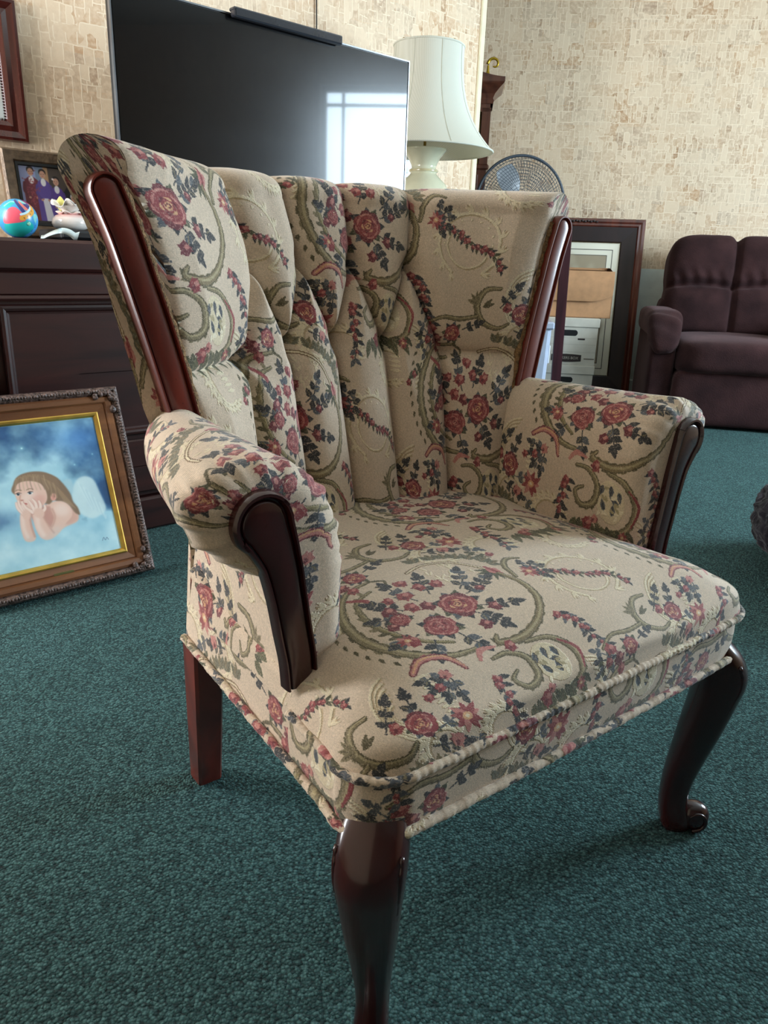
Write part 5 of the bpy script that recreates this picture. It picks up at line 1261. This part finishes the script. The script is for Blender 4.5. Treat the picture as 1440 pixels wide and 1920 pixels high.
def file_box(z,label,x,y,printed):
    b_=thing('file_box',label,'storage box',(x,y,z),BR_,'white file boxes stacked by the far wall'); w,d,h=.163,.195,.258
    mb=MB(); mb.box(-w,w,-d,d,0,h-.04); mb.build('body',M_CARD,b_,smooth=False)
    mb=MB(); mb.box(-w-.006,w+.006,-d-.006,d+.006,h-.042,h+.008,.003); mb.build('lid',M_CARD,b_,smooth=False)
    t=np.linspace(0,2*PI,40,endpoint=False); hx=lambda a: .035*np.sign(math.cos(a))*min(1,abs(math.cos(a))*9)+.016*math.cos(a)
    mb=MB(); mb.poly_extrude([(hx(a),h-.075+.0165*math.sin(a)) for a in t],-d-.0008,-d+.002); mb.build('hand_hole',M_HOLE,b_,smooth=False)
    mb=MB(); 
    for q in(.075,.118,.155): mb.box(-w+.004,w-.004,-d-.0006,-d,q,q+.0015)
    mb.build('ruled_lines',plain('faint_rule',(168,160,146),.8),b_,smooth=False)
    if printed:
        mb=MB(); mb.poly_extrude([(-.085+.17*q,.040+.020+.004*math.sin(PI*q)) for q in(0,.25,.5,.75,1)][::-1]+[(-.085+.17*q,.040-.016-.006*math.sin(PI*q)) for q in(0,.25,.5,.75,1)],-d-.0012,-d); l_=mb.build('label',M_LABEL,b_,smooth=False)
        text_obj('BANKERS BOX',.021,M_LET,l_,(0,-d-.0016,.041),(PI/2,0,0))
        mb=MB(); mb.box(.055,.095,-d-.001,-d,h-.113,h-.104); mb.build('print_dash',M_LABEL,b_,smooth=False)
        mb=MB(); mb.box(.10,w-.004,-d-.001,-d,.036,.042); mb.build('print_rule',plain('rule_brown',(110,98,84),.7),b_,smooth=False)
    return b_
file_box(.0,'white file box at the bottom of the stack, on the carpet',1.045,4.60,True)
file_box(.267,'white file box with dark printed label, under the brown carton',1.045,4.60,True)
# brown carton with its flap hanging open
ct=thing('carton','brown cardboard carton with a loose front flap on top of the white file boxes','carton',(1.055,4.60,.534),R(-4))
cw,cd,chh=.215,.15,.245
mb=MB(); t=.004
mb.box(-cw,cw,-cd,-cd+t,0,chh-.035); mb.box(-cw,cw,cd-t,cd,0,chh); mb.box(-cw,-cw+t,-cd,cd,0,chh-.02); mb.box(cw-t,cw,-cd,cd,0,chh-.035); mb.box(-cw,cw,-cd,cd,0,t); mb.build('body',M_KRAFT,ct,smooth=False)
mb=MB(); xs=np.linspace(-cw-.004,cw-.005,20); 
P=np.array([[(x,-cd-.004-.018*math.sin(PI*q*.8)-.004,chh+.012-.165*q*(1-.22*max(0,(x-.08)/.13)**2)) for q in np.linspace(0,1,12)] for x in xs]); mb.grid(P); mb.grid(P+np.array([0,.004,0]),flip=True)
mb.build('front_flap',M_KRAFT,ct)
mb=MB(); P=np.array([[(cw-.004-.05*(1-q)*1.2,-cd-.004+.28*p_,chh+.010+.022*math.sin(PI*q)-.03*q*q) for q in np.linspace(0,1,8)] for p_ in np.linspace(0,1,10)]); mb.grid(P); mb.grid(P+np.array([0,0,.004]),flip=True); mb.build('side_flap',M_KRAFT,ct)
mb=MB(); P=np.array([[(x,-cd+.3*q,chh+.012+.012*math.sin(PI*q)) for q in np.linspace(0,1,8)] for x in np.linspace(-cw,cw-.05,6)]); mb.grid(P); mb.grid(P+np.array([0,0,.004]),flip=True); mb.build('top_flap',M_KRAFT,ct)

# dark wooden post and pale tote in front of the boxes
po=thing('wooden_post','dark wooden board standing upright in front of the file boxes','wooden board',(.955,4.28,.0),rot=(-R(3.0),R(-1.2),R(-5)))
mb=MB(); mb.box(-.027,.027,-.014,.014,.006,1.0,.003); mb.build('upright',wood('plum_stain',(44,22,28),(70,36,42),rough=.3,coat=.3),po,smooth=False)
mb=MB(); mb.box(-.05,.05,-.10,.07,.0,.02,.004); mb.build('foot',M_FRD,po,smooth=False)
to=thing('plastic_tote','pale blue plastic tote standing on the carpet beside the dark board','storage tote',(.700,4.225,0),R(-5))
M_TOTE=plain('tote_plastic',(176,186,206),.35,vary=.03)
mb=MB(); G=[]
for z,k in((0,.90),(.02,.93),(.46,1.0),(.49,1.0)):
    ww,dd_=.17*k,.13*k; c=.02; G.append([(-ww,-dd_+c,z),(-ww+c,-dd_,z),(ww-c,-dd_,z),(ww,-dd_+c,z),(ww,dd_-c,z),(ww-c,dd_,z),(-ww+c,dd_,z),(-ww,dd_-c,z)])
mb.grid(G,cv=True); mb.F.append(tuple(range(8))); mb.M.append(0); mb.build('tub',M_TOTE,to,smooth=False)
mb=MB(); mb.box(-.182,.182,-.142,.142,.488,.528,.008); mb.build('lid',M_TOTE,to,smooth=False)
mb=MB(); mb.box(.172,.182,-.05,.05,.30,.40,.006); mb.build('latch',plain('latch_white',(214,218,226),.35),to,smooth=False)

# recliner ---------------------------------------------------------------------
def corduroy():
    m,N,L,b=new_mat('brown_plush'); tc=N.new('ShaderNodeTexCoord')
    n=N.new('ShaderNodeTexNoise'); n.inputs['Scale'].default_value=7; n.inputs['Detail'].default_value=5; L.new(tc.outputs['Object'],n.inputs['Vector'])
    r=ramp(N,[(.3,srgb(38,24,25)),(.7,srgb(60,39,39))]); L.new(n.outputs['Fac'],r.inputs['Fac']); L.new(r.outputs['Color'],b.inputs['Base Color'])
    w=N.new('ShaderNodeTexNoise'); w.inputs['Scale'].default_value=180; w.inputs['Detail'].default_value=3; L.new(tc.outputs['Object'],w.inputs['Vector'])
    bp=N.new('ShaderNodeBump'); bp.inputs['Strength'].default_value=.5; bp.inputs['Distance'].default_value=.004; L.new(w.outputs['Fac'],bp.inputs['Height']); L.new(bp.outputs['Normal'],b.inputs['Normal'])
    setp(b,rough=.95,spec=.1,sheen=.22); b.inputs['Sheen Roughness'].default_value=.4; b.inputs['Sheen Tint'].default_value=srgb(190,160,160); return m
M_REC=corduroy()
rc=thing('recliner','dark brown plush recliner chair with puffy segmented back by the far wall','recliner',(1.955,4.40,0),R(-13))
def wr(P,amp=.006,sc=9,seed=1): 
    q=P.copy(); n=fbm(P[...,0]*sc+3+seed,P[...,2]*sc+P[...,1]*sc*.7+1,4,seed)-.47; l=np.linalg.norm(P,axis=-1,keepdims=True)+1e-6; return q+P/l*(n[...,None]*amp*2)
def block(name,c,s,n=7,fn=None,res=30,parent=rc,tilt=0,amp=.006):
    mb=MB()
    for P in superbox(s[0],s[1],s[2],n,res):
        P=wr(P,amp,9,len(name))
        if fn: P=fn(P)
        mb.grid(P)
    return mb.build(name,M_REC,parent,loc=c,rot=(tilt,0,0),weld=.0004)
# local: x across, front = -y
block('base',(0,.05,.175),(.40,.38,.165),12,amp=.002)
block('footrest',(0,-.385,.165),(.335,.075,.150),7)
block('seat_cushion',(0,-.10,.368),(.345,.40,.095),5.5,fn=lambda P:P+np.stack([0*P[...,0],0*P[...,0],.014*np.cos(P[...,0]*4)],-1))
for sg in(-1,1):
    b_=block('arm',(sg*.405,-.01,.270),(.072,.40,.255),9,amp=.003)
    def fpad(P):
        Q=P.copy(); t=np.clip((-P[...,1]-.20)/.22,0,1); Q[...,2]-=.13*t**2.2
        Q[...,2]+=.006*np.sin(Q[...,1]*75+Q[...,0]*22)*np.clip((t-.1)*3,0,1); Q[...,1]+=.05*t*np.clip(-P[...,2]/.07,0,1); return Q
    block('arm_pad',(0,-.02,.262),(.098,.42,.074),3.6,fpad,40,b_,0,.007)
def backfn(P):
    Q=P.copy(); x,z=P[...,0],P[...,2]; front=np.clip(-P[...,1]/.06,0,1)
    hz=.040+.018*np.sin(np.abs(x)*8.5); cx=np.exp(-(x/.016)**2); cz=np.exp(-((z-hz)/.016)**2); cz2=np.exp(-((z+.245)/.02)**2)
    pil=lambda u,w: np.sqrt(np.clip(1-(u/w)**2,0,1))
    up=pil(np.abs(x)-.185,.20)*pil(z-.20,.17); lo=pil(np.abs(x)-.18,.20)*pil(z+.10,.15)
    Q[...,1]-=front*(.055*np.maximum(up,lo)); Q[...,1]+=front*(.030*cx*.8+.034*cz+.03*cz2)
    Q[...,2]-=.026*np.exp(-(x/.03)**2)*np.clip((z-.22)/.1,0,1)
    Q[...,1]+=front*.006*np.sin(x*85+z*30)*np.exp(-((z-hz-.03)/.045)**2)
    Q[...,0]*=1+.05*np.clip(z/.35,0,1)*0-.02*np.exp(-((z-.05)/.05)**2)
    return Q
block('backrest',(0,.30,.655),(.375,.13,.345),6.5,backfn,110,rc,R(-14),.006)
for sg in(-1,1): block('back_wing',(sg*.352,.27,.50),(.05,.11,.15),4,None,24)

# shaggy dark cushion at the right edge
def shag():
    m,N,L,b=new_mat('dark_shag'); tc=N.new('ShaderNodeTexCoord'); n=N.new('ShaderNodeTexNoise'); n.inputs['Scale'].default_value=14; n.inputs['Detail'].default_value=7; n.inputs['Distortion'].default_value=1.4; L.new(tc.outputs['Object'],n.inputs['Vector'])
    r=ramp(N,[(.35,srgb(15,13,17)),(.62,srgb(34,30,38)),(.80,srgb(72,66,80))]); L.new(n.outputs['Fac'],r.inputs['Fac']); L.new(r.outputs['Color'],b.inputs['Base Color']); setp(b,rough=.95,spec=.1,sheen=.15)
    bp=N.new('ShaderNodeBump'); bp.inputs['Distance'].default_value=.02; L.new(n.outputs['Fac'],bp.inputs['Height']); L.new(bp.outputs['Normal'],b.inputs['Normal']); return m
M_SHAG=shag()
P=superell(.32,.32,.145,.8,.95,180,90); nrm=P/(np.linalg.norm(P,axis=-1,keepdims=True)); nn=fbm(np.arctan2(P[...,1],P[...,0])*9+4,P[...,2]*60+3,5,4)-.45+.6*(fbm(P[...,0]*18,P[...,1]*18+P[...,2]*20,4,8)-.45)
P=P+nrm*(nn[...,None]*.035)
fc=thing('floor_cushion','dark shaggy round floor cushion on the carpet at the right edge','cushion',(1.365,1.93,.0))
P[...,2]=np.maximum(P[...,2],-.145)
mb=MB(); mb.grid(P+np.array([0,0,.146]),cv=True); mb.build('shag_cover',M_SHAG,fc)
# ---------------------------------------------------------------- camera
def add_camera(f=1400.0,pitch=18.5,roll=2.0,H=.8):
    p,r=R(pitch),R(roll)
    fw=Vector((0,math.cos(p),-math.sin(p))); up0=Vector((0,math.sin(p),math.cos(p))); rt0=Vector((1,0,0))
    rt=math.cos(r)*rt0+math.sin(r)*up0; up=-math.sin(r)*rt0+math.cos(r)*up0
    from mathutils import Matrix
    cam=bpy.data.cameras.new('camera'); o=bpy.data.objects.new('camera',cam); COL.objects.link(o)
    m=Matrix((rt,up,-fw)).transposed().to_4x4(); m.translation=Vector((0,0,H)); o.matrix_world=m
    cam.sensor_fit='VERTICAL'; cam.sensor_height=24.0; cam.lens=24.0*f/1920; cam.clip_start=.02
    SC.camera=o
add_camera()
vs=SC.view_settings; vs.view_transform='Standard'; vs.look='None'; vs.gamma=1; vs.use_curve_mapping=False; vs.exposure=.1
